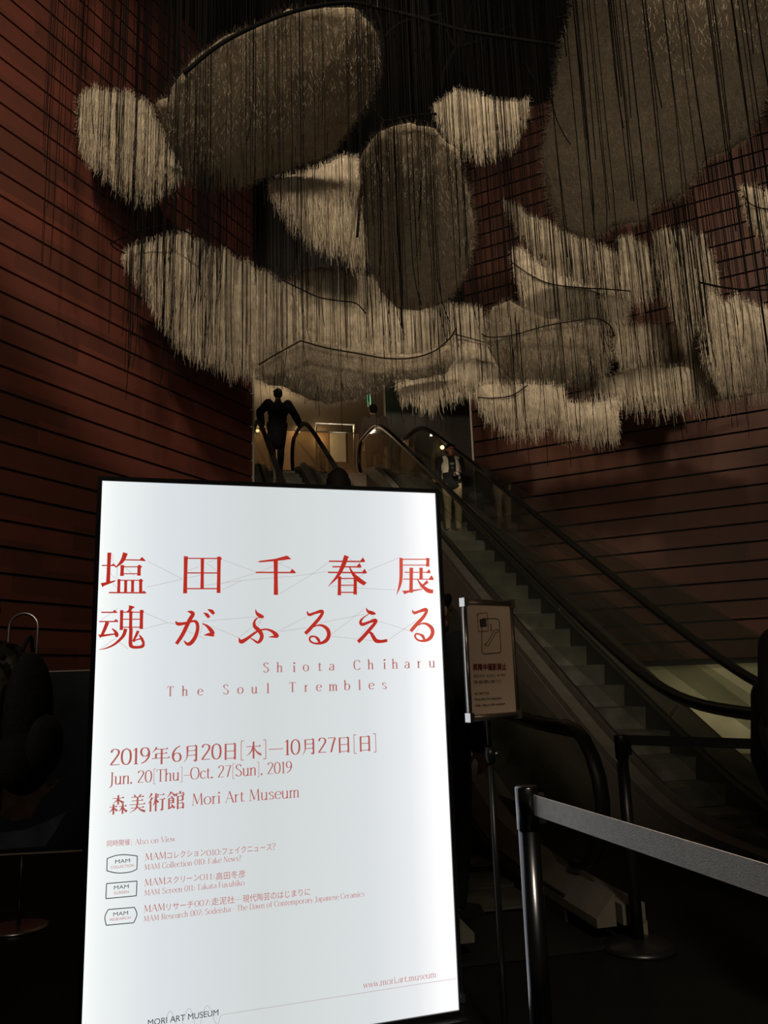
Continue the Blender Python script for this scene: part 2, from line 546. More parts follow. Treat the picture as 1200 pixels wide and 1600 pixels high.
def make_escalator(loc, label):
    root = empty('escalator', loc, ESC_RZ, label, 'escalator', 'escalators side by side')
    for s in (-1, 1):
        def sx(a, b): return (min(s * a, s * b), max(s * a, s * b))
        bm = B(); a, b = sx(0.305, 0.32); strip(bm, -1.2, Y_HI, a, b, -0.25, 0.12); obj('skirt_panel', bm, MAT['skirt_dark'], root)
        bm = B(); sloped(bm, -1.55, Y_HI + 0.3, [(s * 0.304, 0.06), (s * 0.304, 0.10), (s * 0.405, 0.205), (s * 0.405, 0.06)])
        dk = obj('inner_deck', bm, MAT['deck_metal'], root)
        for yy in (1.2, 3.2, 5.2):
            bm = B(); sloped(bm, yy, yy + 0.035, [(s * 0.300, 0.09), (s * 0.300, 0.106), (s * 0.405, 0.213), (s * 0.405, 0.19)]); obj('deck_joint', bm, MAT['steel'], dk)
        bm = B(); a, b = sx(0.44, 0.56); strip(bm, -1.55, Y_HI + 0.3, a, b, 0.06, 0.15); obj('outer_deck', bm, MAT['deck_metal'], root)
        bm = B(); a, b = sx(0.54, 0.565); strip(bm, -1.55, 9.2, a, b, -7.0, 0.07); obj('side_cladding', bm, MAT['cladding'], root)
        # glass side with its two round ends
        P = newel_path()
        out = []
        for i, (y, z) in enumerate(P):
            p = P[max(0, i - 1)]; q = P[min(len(P) - 1, i + 1)]
            t = Vector((q[0] - p[0], q[1] - p[1])).normalized()
            out.append((y + t.y * 0.045, z - t.x * 0.045))
        lowy = frange(Y_HI, Y_LO, 0.3)
        low = [(y, zprof(y) + 0.12) for y in lowy]
        poly = out + low
        fl = [Vector(p) for p in poly]
        bm = B()
        xg = s * 0.42
        f0 = [bm.verts.new((xg - 0.006, y, z)) for y, z in poly]
        f1 = [bm.verts.new((xg + 0.006, y, z)) for y, z in poly]
        bm.faces.new(f0); bm.faces.new(f1[::-1])
        for i in range(len(poly)):
            j = (i + 1) % len(poly)
            bm.faces.new((f0[i], f1[i], f1[j], f0[j]))
        bmesh.ops.triangulate(bm, faces=[f for f in bm.faces if len(f.verts) > 4])
        obj('glass_balustrade', bm, MAT['balustrade_glass'], root)
        bm = B(); tube(bm, [(s * 0.42, y, z) for y, z in P], 0.024, 10, True, 0.042)
        obj('handrail', bm, MAT['rubber'], root, True)
        bm = B(); strip(bm, Y_LO - 0.1, Y_HI, s * 0.42 - 0.012, s * 0.42 + 0.012, 0.895, 0.935); obj('handrail_track', bm, MAT['skirt_dark'], root)
    bm = B(); box(bm, (-0.56, -1.6, 0.004), (0.56, -0.95, 0.02)); obj('comb_plate', bm, MAT['rubber'], root)
    bm = B(); box(bm, (-0.56, 9.25, Z_TOP - 0.003), (0.56, 10.4, Z_TOP + 0.012)); obj('comb_plate', bm, MAT['skirt_dark'], root)
    n = int((Y_TOP + 1.4) / 0.352)
    for k in range(n + 1):
        y = 1.569 - 0.352 * 7 + 0.352 * k
        z = zprof(y)
        zl = zprof(y - 0.352)
        bm = B()
        box(bm, (-0.3, y + 0.004, z - 0.02), (0.3, y + 0.352 + 0.01, z))
        dr = max(0.02, z - zl)
        pr = [(y + 0.03 * math.sin(PI * 0.5 * t), z - dr * t) for t in (0, 0.25, 0.5, 0.75, 1.0)]
        prev = None
        for yy, zz in pr:
            r = [bm.verts.new((-0.3, yy, zz)), bm.verts.new((0.3, yy, zz))]
            if prev: bm.faces.new((prev[0], prev[1], r[1], r[0]))
            prev = r
        obj('step', bm, MAT['step_metal'], root)
    bm = B(); strip(bm, -0.9, 8.9, -0.5, 0.5, -1.1, -0.32); obj('truss', bm, MAT['skirt_dark'], root)
    return root


esc_r = make_escalator(ESC_O, 'glass sided escalator beside the red wall, nobody low on its bare steps')
esc_l = make_escalator(ESC_O - RT * 2.22, 'glass sided escalator mostly hidden behind the bright light box, carrying people up')


# ------------------------------------------------------------------ upper level fittings
gr = empty('glass_railing', ESC_M @ Vector((-1.1, 9.2, Z_TOP)), ESC_RZ, 'low glass railing with thin bright rails on the upper landing', 'railing')
q0 = local_y_plane(494, 660, 9.2); q1 = local_y_plane(553, 665, 9.2)
x0, x1 = q0.x + 1.1, q1.x + 1.1
hz = max(0.9, q1.z - Z_TOP)
bm = B(); box(bm, (x0, -0.006, 0.03), (x1, 0.006, hz)); obj('glass_pane', bm, MAT['railing_glass'], gr)
bm = B(); box(bm, (x0, -0.014, hz), (x1 + 0.012, 0.014, hz + 0.022)); obj('top_rail', bm, MAT['steel'], gr)
bm = B(); box(bm, (x0, -0.012, hz - 0.16), (x1, 0.012, hz - 0.143)); obj('middle_rail', bm, MAT['steel'], gr)
for x in (x0, x1):
    bm = B(); box(bm, (x - 0.012, -0.016, 0), (x + 0.012, 0.016, hz + 0.02)); obj('post', bm, MAT['steel'], gr)

for (a, b, c, d, lab) in ((515, 665, 541, 722, 'tall wide cream panel on the far brown wall'), (563, 671, 578, 704, 'narrow cream panel on the far brown wall, seen through the glass')):
    A = local_y_plane(a, b, 17.95); D = local_y_plane(c, d, 17.95)
    t = empty('wall_panel', ESC_M @ Vector(((A.x + D.x) / 2, 17.99, max(D.z, Z_TOP + 0.05))), ESC_RZ, lab, 'panel', 'cream panels on the far wall')
    w = (D.x - A.x) / 2; h = A.z - max(D.z, Z_TOP + 0.05)
    bm = B(); box(bm, (-w, -0.04, 0), (w, 0, h)); obj('board', bm, MAT['pale_panel'], t, bevel=0.006)
    bm = B(); box(bm, (-w - 0.03, -0.03, -0.02), (-w, 0, h + 0.03)); box(bm, (w, -0.03, -0.02), (w + 0.03, 0, h + 0.03)); box(bm, (-w, -0.03, h), (w, 0, h + 0.03))
    obj('frame', bm, MAT['frame_brown'], t)

LAMPS = ((402.5, 673, 'small glowing wall lamp by the steel edge of the clad wall'), (466, 674, 'small glowing wall lamp behind the climbing man in black'), (497, 687, 'small glowing wall lamp just above the escalator handrail'), (691, 699, 'tiny pale lamp behind the curved glass, far from the other lamps'))
for px, py, lab in LAMPS:
    yy = 17.9 if px < 600 else 13.5
    q = local_y_plane(px, py, yy)
    q.z = max(q.z, Z_TOP + 0.15)
    t = empty('wall_lamp', ESC_M @ q, ESC_RZ, lab, 'lamp', 'small lamps in the far room')
    bm = B(); bmesh.ops.create_uvsphere(bm, u_segments=14, v_segments=10, radius=0.052); obj('bulb', bm, MAT['lamp_glow'], t, True)
    bm = B(); box(bm, (-0.02, 0.04, -0.07), (0.02, 0.085, 0.05)); obj('bracket', bm, MAT['black_metal'], t)
    if px < 600:
        lamp('lamp_light', 'POINT', ESC_M @ (q + Vector((0, -0.16, 0.02))), 5.0, (1.0, 0.62, 0.25), None, 0.04)

q = local_y_plane(576.5, 625, 13.3)
t = empty('exit_sign', ESC_M @ q, ESC_RZ + math.radians(76), 'green lit exit sign seen almost edge on above the landing', 'sign')
bm = B(); box(bm, (-0.22, -0.03, -0.12), (0.22, 0.03, 0.12)); obj('housing', bm, MAT['pale_panel'], t, bevel=0.008)
bm = B(); box(bm, (-0.21, 0.03, -0.11), (0.21, 0.034, 0.11)); obj('lit_face', bm, MAT['exit_green'], t)
bm = B(); box(bm, (-0.21, -0.034, -0.11), (0.21, -0.03, 0.11)); obj('lit_face', bm, MAT['exit_green'], t)
bm = B(); tube(bm, [(0, 0, 0.12), (0, 0, 8.6 - q.z)], 0.012, 8); obj('hanger', bm, MAT['black_metal'], t)

# ------------------------------------------------------------------ light box sign
class Panel:
    """a flat upright panel: u along the panel, v up; o is the lower corner, n points towards the viewer"""
    def __init__(s, o, u):
        s.o = Vector(o); s.u = Vector(u).normalized(); s.v = Vector((0, 0, 1)); s.n = s.u.cross(s.v)

    def uv(s, px, py):
        d = ray(px, py)
        t = (s.o - CAM).dot(s.n) / d.dot(s.n)
        p = CAM + d * t - s.o
        return p.dot(s.u), p.dot(s.v)

    def matrix(s):
        return Matrix((s.u, s.v, s.n)).transposed().to_4x4()


SA = math.radians(17.4916)
su = Vector((math.cos(SA), math.sin(SA), 0))
br = at_z(716, 1577, 0.12)
tmp = Panel(br, su)
utl, vtl = tmp.uv(160, 752)
utr, vtr = tmp.uv(672, 771)
SIGN_W = -utl
SIGN_H = (vtl + vtr) / 2
SIGN = Panel(br + su * utl, su)
sign_rz = SA
sign = empty('light_box_sign', SIGN.o + su * SIGN_W * 0.5 - Vector((0, 0, 0.12)), SA,
             'tall bright white light box with red Japanese exhibition lettering', 'sign')
hw = SIGN_W / 2
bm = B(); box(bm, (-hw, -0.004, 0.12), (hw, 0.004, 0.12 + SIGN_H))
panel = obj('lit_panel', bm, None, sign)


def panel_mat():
    """the acrylic face of the light box: its glow is painted brighter towards the two upright edges"""
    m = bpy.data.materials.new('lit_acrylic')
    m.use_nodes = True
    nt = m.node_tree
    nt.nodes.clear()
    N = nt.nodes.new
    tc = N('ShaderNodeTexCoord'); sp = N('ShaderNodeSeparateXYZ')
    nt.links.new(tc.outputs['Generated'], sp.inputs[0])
    r = N('ShaderNodeValToRGB')  # this ramp paints the uneven glow; no lamps stand inside the box
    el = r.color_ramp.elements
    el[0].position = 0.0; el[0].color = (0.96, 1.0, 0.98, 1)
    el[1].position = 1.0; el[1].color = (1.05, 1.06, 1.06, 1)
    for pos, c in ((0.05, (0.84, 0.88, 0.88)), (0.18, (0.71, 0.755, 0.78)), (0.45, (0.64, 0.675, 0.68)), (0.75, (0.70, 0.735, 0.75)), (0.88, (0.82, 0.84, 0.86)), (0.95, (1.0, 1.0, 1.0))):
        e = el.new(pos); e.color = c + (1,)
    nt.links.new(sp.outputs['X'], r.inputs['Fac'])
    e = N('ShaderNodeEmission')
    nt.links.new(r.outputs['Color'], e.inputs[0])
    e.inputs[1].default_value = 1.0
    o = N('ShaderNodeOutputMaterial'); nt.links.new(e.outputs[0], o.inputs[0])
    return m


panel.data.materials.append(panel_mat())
bm = B()
for a, b in (((-hw - 0.016, -0.012, 0.10), (-hw, 0.16, 0.136 + SIGN_H)), ((hw, -0.012, 0.10), (hw + 0.016, 0.16, 0.136 + SIGN_H)),
             ((-hw, -0.012, 0.12 + SIGN_H), (hw, 0.16, 0.136 + SIGN_H)), ((-hw, -0.012, 0.10), (hw, 0.16, 0.12))):
    box(bm, a, b)
obj('frame', bm, MAT['black_metal'], sign)
bm = B(); box(bm, (-hw, 0.01, 0.12), (hw, 0.155, 0.12 + SIGN_H)); obj('back_box', bm, MAT['black_metal'], sign)
bm = B(); box(bm, (-hw - 0.02, -0.05, 0), (hw + 0.02, 0.22, 0.10)); obj('base', bm, MAT['black_metal'], sign, bevel=0.01)
lu, lv = SIGN.uv(720, 1556)
bm = B(); box(bm, (hw + 0.004, -0.02, 0.12 + lv - 0.016), (hw + 0.02, -0.011, 0.12 + lv + 0.012)); tag(obj('latch', bm, MAT['chrome'], sign), 'small bright metal latch')

# lettering is built in (u, v) metres on the panel's face
class Ink:
    def __init__(s): s.v = []; s.f = []

    def poly(s, pts):
        base = len(s.v)
        s.v += [(p[0], p[1]) for p in pts]
        s.f.append(list(range(base, base + len(pts))))

    def stroke(s, pts):
        """pts: (u, v, width)"""
        n = len(pts)
        L = []; R = []
        for i in range(n):
            a = pts[max(0, i - 1)]; b = pts[min(n - 1, i + 1)]
            dx, dy = b[0] - a[0], b[1] - a[1]
            l = math.hypot(dx, dy) or 1
            nx, ny = -dy / l, dx / l
            w = pts[i][2] / 2
            L.append((pts[i][0] + nx * w, pts[i][1] + ny * w)); R.append((pts[i][0] - nx * w, pts[i][1] - ny * w))
        base = len(s.v)
        for l, r in zip(L, R): s.v += [l, r]
        for i in range(n - 1):
            s.f.append([base + 2 * i, base + 2 * i + 1, base + 2 * i + 3, base + 2 * i + 2])

    def build(s, name, m, parent, lift, M):
        """M maps (u, v, 0) to the parent's own frame"""
        bm = bmesh.new()
        vs = [bm.verts.new(M @ Vector((x, y, lift))) for x, y in s.v]
        for f in s.f:
            try: bm.faces.new([vs[i] for i in f])
            except ValueError: pass
        big = [f for f in bm.faces if len(f.verts) > 4]
        if big: bmesh.ops.triangulate(bm, faces=big)
        me = bpy.data.meshes.new(name)
        bm.to_mesh(me); bm.free()
        s.v, s.f = [], []
        return link_mesh(name, me, m, parent)


LT = emission('print_glow_red', (0.64, 0.085, 0.055), 1.0)  # print_red lightened: the panel's glow over the end characters is painted in
SIGN_M = Matrix(((1, 0, 0, -hw), (0, 0, -1, 0), (0, 1, 0, 0.12), (0, 0, 0, 1)))     # panel (u, v, out) -> the sign's own frame


class Tracer:
    """big brush characters: outlines and strokes given on one 1200-wide sheet per group of characters"""
    def __init__(s, ox, oy, sc, ink): s.ox, s.oy, s.sc, s.ink = ox, oy, sc, ink

    def p(s, x, y): return SIGN.uv(s.ox + x * s.sc, s.oy + y * s.sc)

    def w(s, x, y, w):
        a = s.p(x, y); b = s.p(x + w, y)
        return math.hypot(b[0] - a[0], b[1] - a[1])

    def S(s, *pts):
        c = catmull(pts, 8) if len(pts) > 2 else list(pts)
        s.ink.stroke([(*s.p(x, y), s.w(x, y, max(w, 5))) for x, y, w in c])

    def V(s, x0, y0, x1, y1, w): s.S((x0, y0, w), ((x0 + x1) / 2, (y0 + y1) / 2, w * 0.9), (x1, y1, w))

    def H(s, x0, y0, x1, y1, w=13):
        s.S((x0, y0, w), (x1, y1, w))

    def P(s, *pts): s.ink.poly([s.p(x, y) for x, y in pts])

    def T(s, x, y, k=1.0):
        """the triangular end of a horizontal brush stroke; (x, y) its right tip"""
        s.P((x - 42 * k, y - 2), (x - 18 * k, y - 34 * k), (x, y - 4), (x - 4, y + 7), (x - 42 * k, y + 7))


ink = Ink()
A = Tracer(150, 850, 0.15, ink)
# the first character of the top line
A.V(140, 92, 126, 405, 42); A.H(60, 226, 195, 226); A.P((150, 228), (185, 204), (212, 235), (205, 246), (190, 232))
A.P((48, 410), (68, 455), (80, 440), (195, 395), (208, 378), (60, 408))
A.S((308, 95, 52), (272, 180, 40), (205, 248, 8)); A.H(290, 167, 475, 170); A.P((450, 170), (478, 136), (516, 174), (512, 182), (455, 176))
A.V(275, 222, 270, 335, 40); A.H(285, 240, 440, 240, 11); A.V(450, 228, 447, 332, 38); A.P((430, 235), (450, 215), (484, 240), (468, 250)); A.H(285, 312, 435, 312, 11)
A.V(240, 368, 236, 505, 33); A.H(250, 380, 470, 380, 11); A.V(310, 385, 308, 502, 33); A.V(382, 385, 380, 502, 33); A.V(465, 372, 465, 506, 36); A.P((445, 378), (468, 362), (494, 385), (480, 395))
A.H(135, 508, 522, 511, 15); A.P((475, 508), (500, 486), (524, 514), (480, 516))
ink.build('lettering', MAT['print_red'], sign, 0.0055, SIGN_M)
# the first character of the second line
A.H(55, 713, 195, 713, 14); A.P((168, 713), (193, 686), (230, 718), (175, 720)); A.H(35, 809, 200, 809, 14); A.P((180, 808), (208, 783), (236, 808), (225, 816))
A.S((120, 815, 40), (90, 890, 36), (60, 955, 28)); A.P((22, 943), (42, 980), (58, 970), (218, 942), (218, 930), (60, 944)); A.S((165, 880, 8), (200, 912, 28), (215, 945, 42), (215, 972, 20))
A.S((368, 645, 50), (352, 690, 30), (310, 716, 6)); A.P((345, 642), (402, 655), (395, 672), (350, 670))
A.V(268, 690, 264, 897, 36); A.H(280, 711, 465, 712, 11); A.V(475, 688, 471, 887, 38); A.P((455, 705), (478, 685), (502, 708), (488, 720)); A.H(280, 785, 460, 785, 11); A.V(363, 700, 360, 890, 36); A.H(280, 868, 460, 868, 11)
A.S((310, 885, 38), (282, 960, 34), (200, 1040, 24), (110, 1085, 14), (28, 1102, 4)); A.S((365, 880, 36), (360, 980, 38), (361, 1050, 40), (385, 1074, 32), (450, 1075, 30), (488, 1060, 34), (496, 1008, 18))
A.S((440, 905, 30), (415, 960, 27), (385, 1015, 20)); A.P((378, 1005), (395, 1028), (410, 1010), (478, 990), (470, 978)); A.S((448, 945, 8), (475, 985, 28), (490, 1020, 28))
ink.build('lettering', MAT['print_red'], sign, 0.0055, SIGN_M)
Bt = Tracer(270, 850, 0.15, ink)
Bt.V(135, 130, 127, 516, 42); Bt.P((116, 127), (165, 148), (120, 160)); Bt.H(150, 152, 470, 153, 12); Bt.V(480, 135, 475, 512, 40); Bt.P((455, 148), (478, 130), (515, 156), (495, 170)); Bt.H(150, 303, 460, 304, 13); Bt.V(307, 150, 304, 468, 37); Bt.H(145, 467, 460, 467, 13)
ink.build('lettering', MAT['print_red'], sign, 0.0055, SIGN_M)
Bt.S((28, 808, 12), (55, 834, 36), (130, 826, 28), (205, 805, 24), (246, 818, 34), (258, 880, 36), (235, 965, 40), (190, 1030, 42), (150, 1042, 32), (112, 1006, 6))
Bt.S((152, 704, 8), (190, 712, 34), (208, 735, 40), (170, 800, 42), (100, 945, 40), (36, 1042, 36))
Bt.S((302, 828, 6), (355, 855, 26), (402, 908, 44), (415, 945, 44)); Bt.P((318, 952), (352, 934), (400, 920), (436, 955), (420, 966))
Bt.S((318, 716, 5), (352, 738, 34), (378, 768, 30)); Bt.S((361, 682, 6), (402, 702, 38), (428, 732, 28))
ink.build('lettering', MAT['print_red'], sign, 0.0055, SIGN_M)
C_ = Tracer(370, 850, 0.15, ink)
C_.P((210, 190), (240, 177), (400, 156), (515, 124), (530, 128), (566, 160), (400, 180), (250, 193)); C_.V(403, 168, 405, 532, 45); C_.H(195, 298, 600, 300, 15); C_.P((545, 300), (574, 260), (618, 304), (560, 306))
ink.build('lettering', MAT['print_red'], sign, 0.0055, SIGN_M)
C_.S((192, 680, 4), (205, 720, 26), (238, 748, 42), (278, 762, 24)); C_.P((215, 772), (250, 745), (280, 765), (262, 775))
C_.S((215, 768, 12), (182, 808, 22), (184, 858, 36), (232, 905, 42), (258, 955, 40), (246, 1000, 38), (216, 1026, 26), (172, 1000, 16), (132, 975, 6))
C_.S((20, 978, 6), (42, 1018, 42), (100, 990, 34), (160, 945, 26), (225, 905, 20), (300, 890, 18), (360, 908, 28), (405, 945, 44), (424, 972, 34)); C_.P((324, 972), (360, 958), (400, 955), (425, 982))
ink.build('lettering', MAT['print_red'], sign, 0.0055, SIGN_M)
C_.S((728, 704, 10), (750, 738, 28), (810, 720, 26), (872, 702, 34), (890, 715, 30), (858, 772, 34), (780, 862, 36), (710, 935, 36)); C_.S((778, 878, 6), (830, 850, 14), (890, 852, 26), (942, 892, 38), (955, 950, 40), (928, 1005, 38), (870, 1034, 26), (800, 1034, 18), (758, 1005, 20), (765, 968, 20), (810, 966, 18), (842, 992, 30), (862, 1030, 22))
ink.build('lettering', MAT['print_red'], sign, 0.0055, SIGN_M)
ink = Ink()
D = Tracer(500, 850, 190 / 1200, ink)
D.H(85, 172, 405, 175, 14); D.T(441, 174, 1.2); D.H(118, 226, 370, 228, 13); D.T(406, 228, 1.2); D.H(75, 282, 425, 285, 14); D.T(458, 286, 1.2)
D.S((258, 118, 46), (226, 210, 42), (172, 315, 30), (80, 418, 4)); D.P((237, 116), (282, 128), (270, 150), (240, 140)); D.S((282, 222, 8), (325, 300, 30), (380, 355, 44), (440, 396, 38)); D.P((420, 370), (460, 382), (428, 410))
D.V(190, 322, 187, 508, 35); D.H(200, 342, 335, 342, 11); D.V(345, 322, 343, 500, 36); D.H(200, 408, 335, 408, 10); D.H(200, 479, 335, 479, 11)
ink.build('lettering', MAT['print_red'], sign, 0.0055, SIGN_M)
D.S((450, 630, 4), (470, 666, 26), (508, 682, 36), (544, 690, 16)); D.S((480, 690, 6), (420, 732, 14), (396, 770, 28), (415, 795, 30), (480, 772, 24), (535, 755, 34), (545, 772, 30), (480, 852, 34), (420, 920, 34), (372, 968, 34)); D.S((470, 872, 8), (500, 882, 28), (522, 918, 36), (550, 955, 38), (600, 962, 30), (660, 952, 28))
ink.build('lettering', MAT['print_red'], sign, 0.0055, SIGN_M)
ink = Ink()
D.ink = ink
D.P((778, 132), (816, 150), (800, 165)); D.H(790, 153, 1050, 153, 10); D.S((796, 140, 34), (795, 330, 32), (780, 420, 24), (752, 500, 4)); D.V(1060, 140, 1058, 225, 34); D.H(810, 210, 1045, 210, 9)
D.V(897, 236, 893, 482, 37); D.V(993, 236, 993, 350, 35); D.H(830, 281, 1060, 281, 9); D.T(1088, 283, 1.0); D.H(815, 348, 1090, 350, 9); D.T(1118, 350, 1.2)
D.P((806, 463), (828, 498), (872, 480), (1005, 451), (1005, 442), (860, 460)); D.S((955, 350, 8), (1000, 412, 28), (1060, 460, 40), (1112, 472, 34)); D.S((1058, 370, 30), (1022, 402, 20), (980, 430, 5))
ink.build('lettering', LT, sign, 0.0055, SIGN_M)
D.S((905, 652, 8), (925, 681, 26), (975, 666, 24), (1030, 650, 34), (1048, 660, 28), (1018, 718, 31), (950, 792, 34), (890, 862, 32)); D.S((948, 812, 6), (1000, 786, 14), (1050, 792, 24), (1096, 830, 36), (1106, 880, 36), (1080, 930, 34), (1030, 955, 24), (970, 952, 17), (935, 920, 18), (942, 890, 17), (980, 892, 16), (1010, 912, 28), (1026, 948, 20))
ink.build('lettering', LT, sign, 0.0055, SIGN_M)

# hair-thin threads drawn between the characters
ink = Ink()
TH = [(230, 877, 285, 905), (285, 905, 228, 918), (287, 894, 310, 886), (287, 904, 320, 898), (322, 880, 340, 893), (325, 879, 345, 870), (348, 875, 400, 894), (320, 915, 380, 907), (347, 912, 410, 892), (410, 892, 426, 885), (380, 907, 450, 901), (347, 922, 378, 907),
      (434, 880, 455, 889), (436, 881, 450, 871), (450, 902, 512, 893), (437, 928, 488, 897), (488, 897, 514, 878), (543, 870, 566, 893), (574, 892, 622, 872), (560, 902, 574, 894), (532, 903, 550, 912), (555, 919, 618, 922), (515, 916, 560, 918), (632, 893, 645, 903),
      (225, 957, 262, 973), (262, 973, 224, 983), (262, 973, 274, 975), (290, 985, 320, 998), (318, 971, 312, 992), (316, 971, 398, 964), (328, 978, 374, 997), (393, 992, 408, 970), (394, 975, 401, 961), (375, 995, 412, 965), (433, 987, 480, 963), (438, 987, 478, 981), (480, 994, 497, 967), (500, 973, 570, 960), (514, 994, 568, 952), (515, 994, 582, 1001), (560, 998, 584, 962), (592, 971, 640, 986), (606, 1000, 650, 970), (650, 988, 662, 963), (159, 968, 184, 951), (158, 1013, 180, 998), (182, 1000, 200, 1014), (165, 887, 180, 905), (176, 865, 177, 880), (184, 884, 182, 905), (196, 887, 210, 900), (176, 912, 186, 922)]
for a, b, c, d in TH:
    p = SIGN.uv(a, b); q = SIGN.uv(c, d)
    ink.stroke([(*p, 0.0011), (*q, 0.0011)])
ink.build('drawn_threads', MAT['print_thread'], sign, 0.005, SIGN_M)

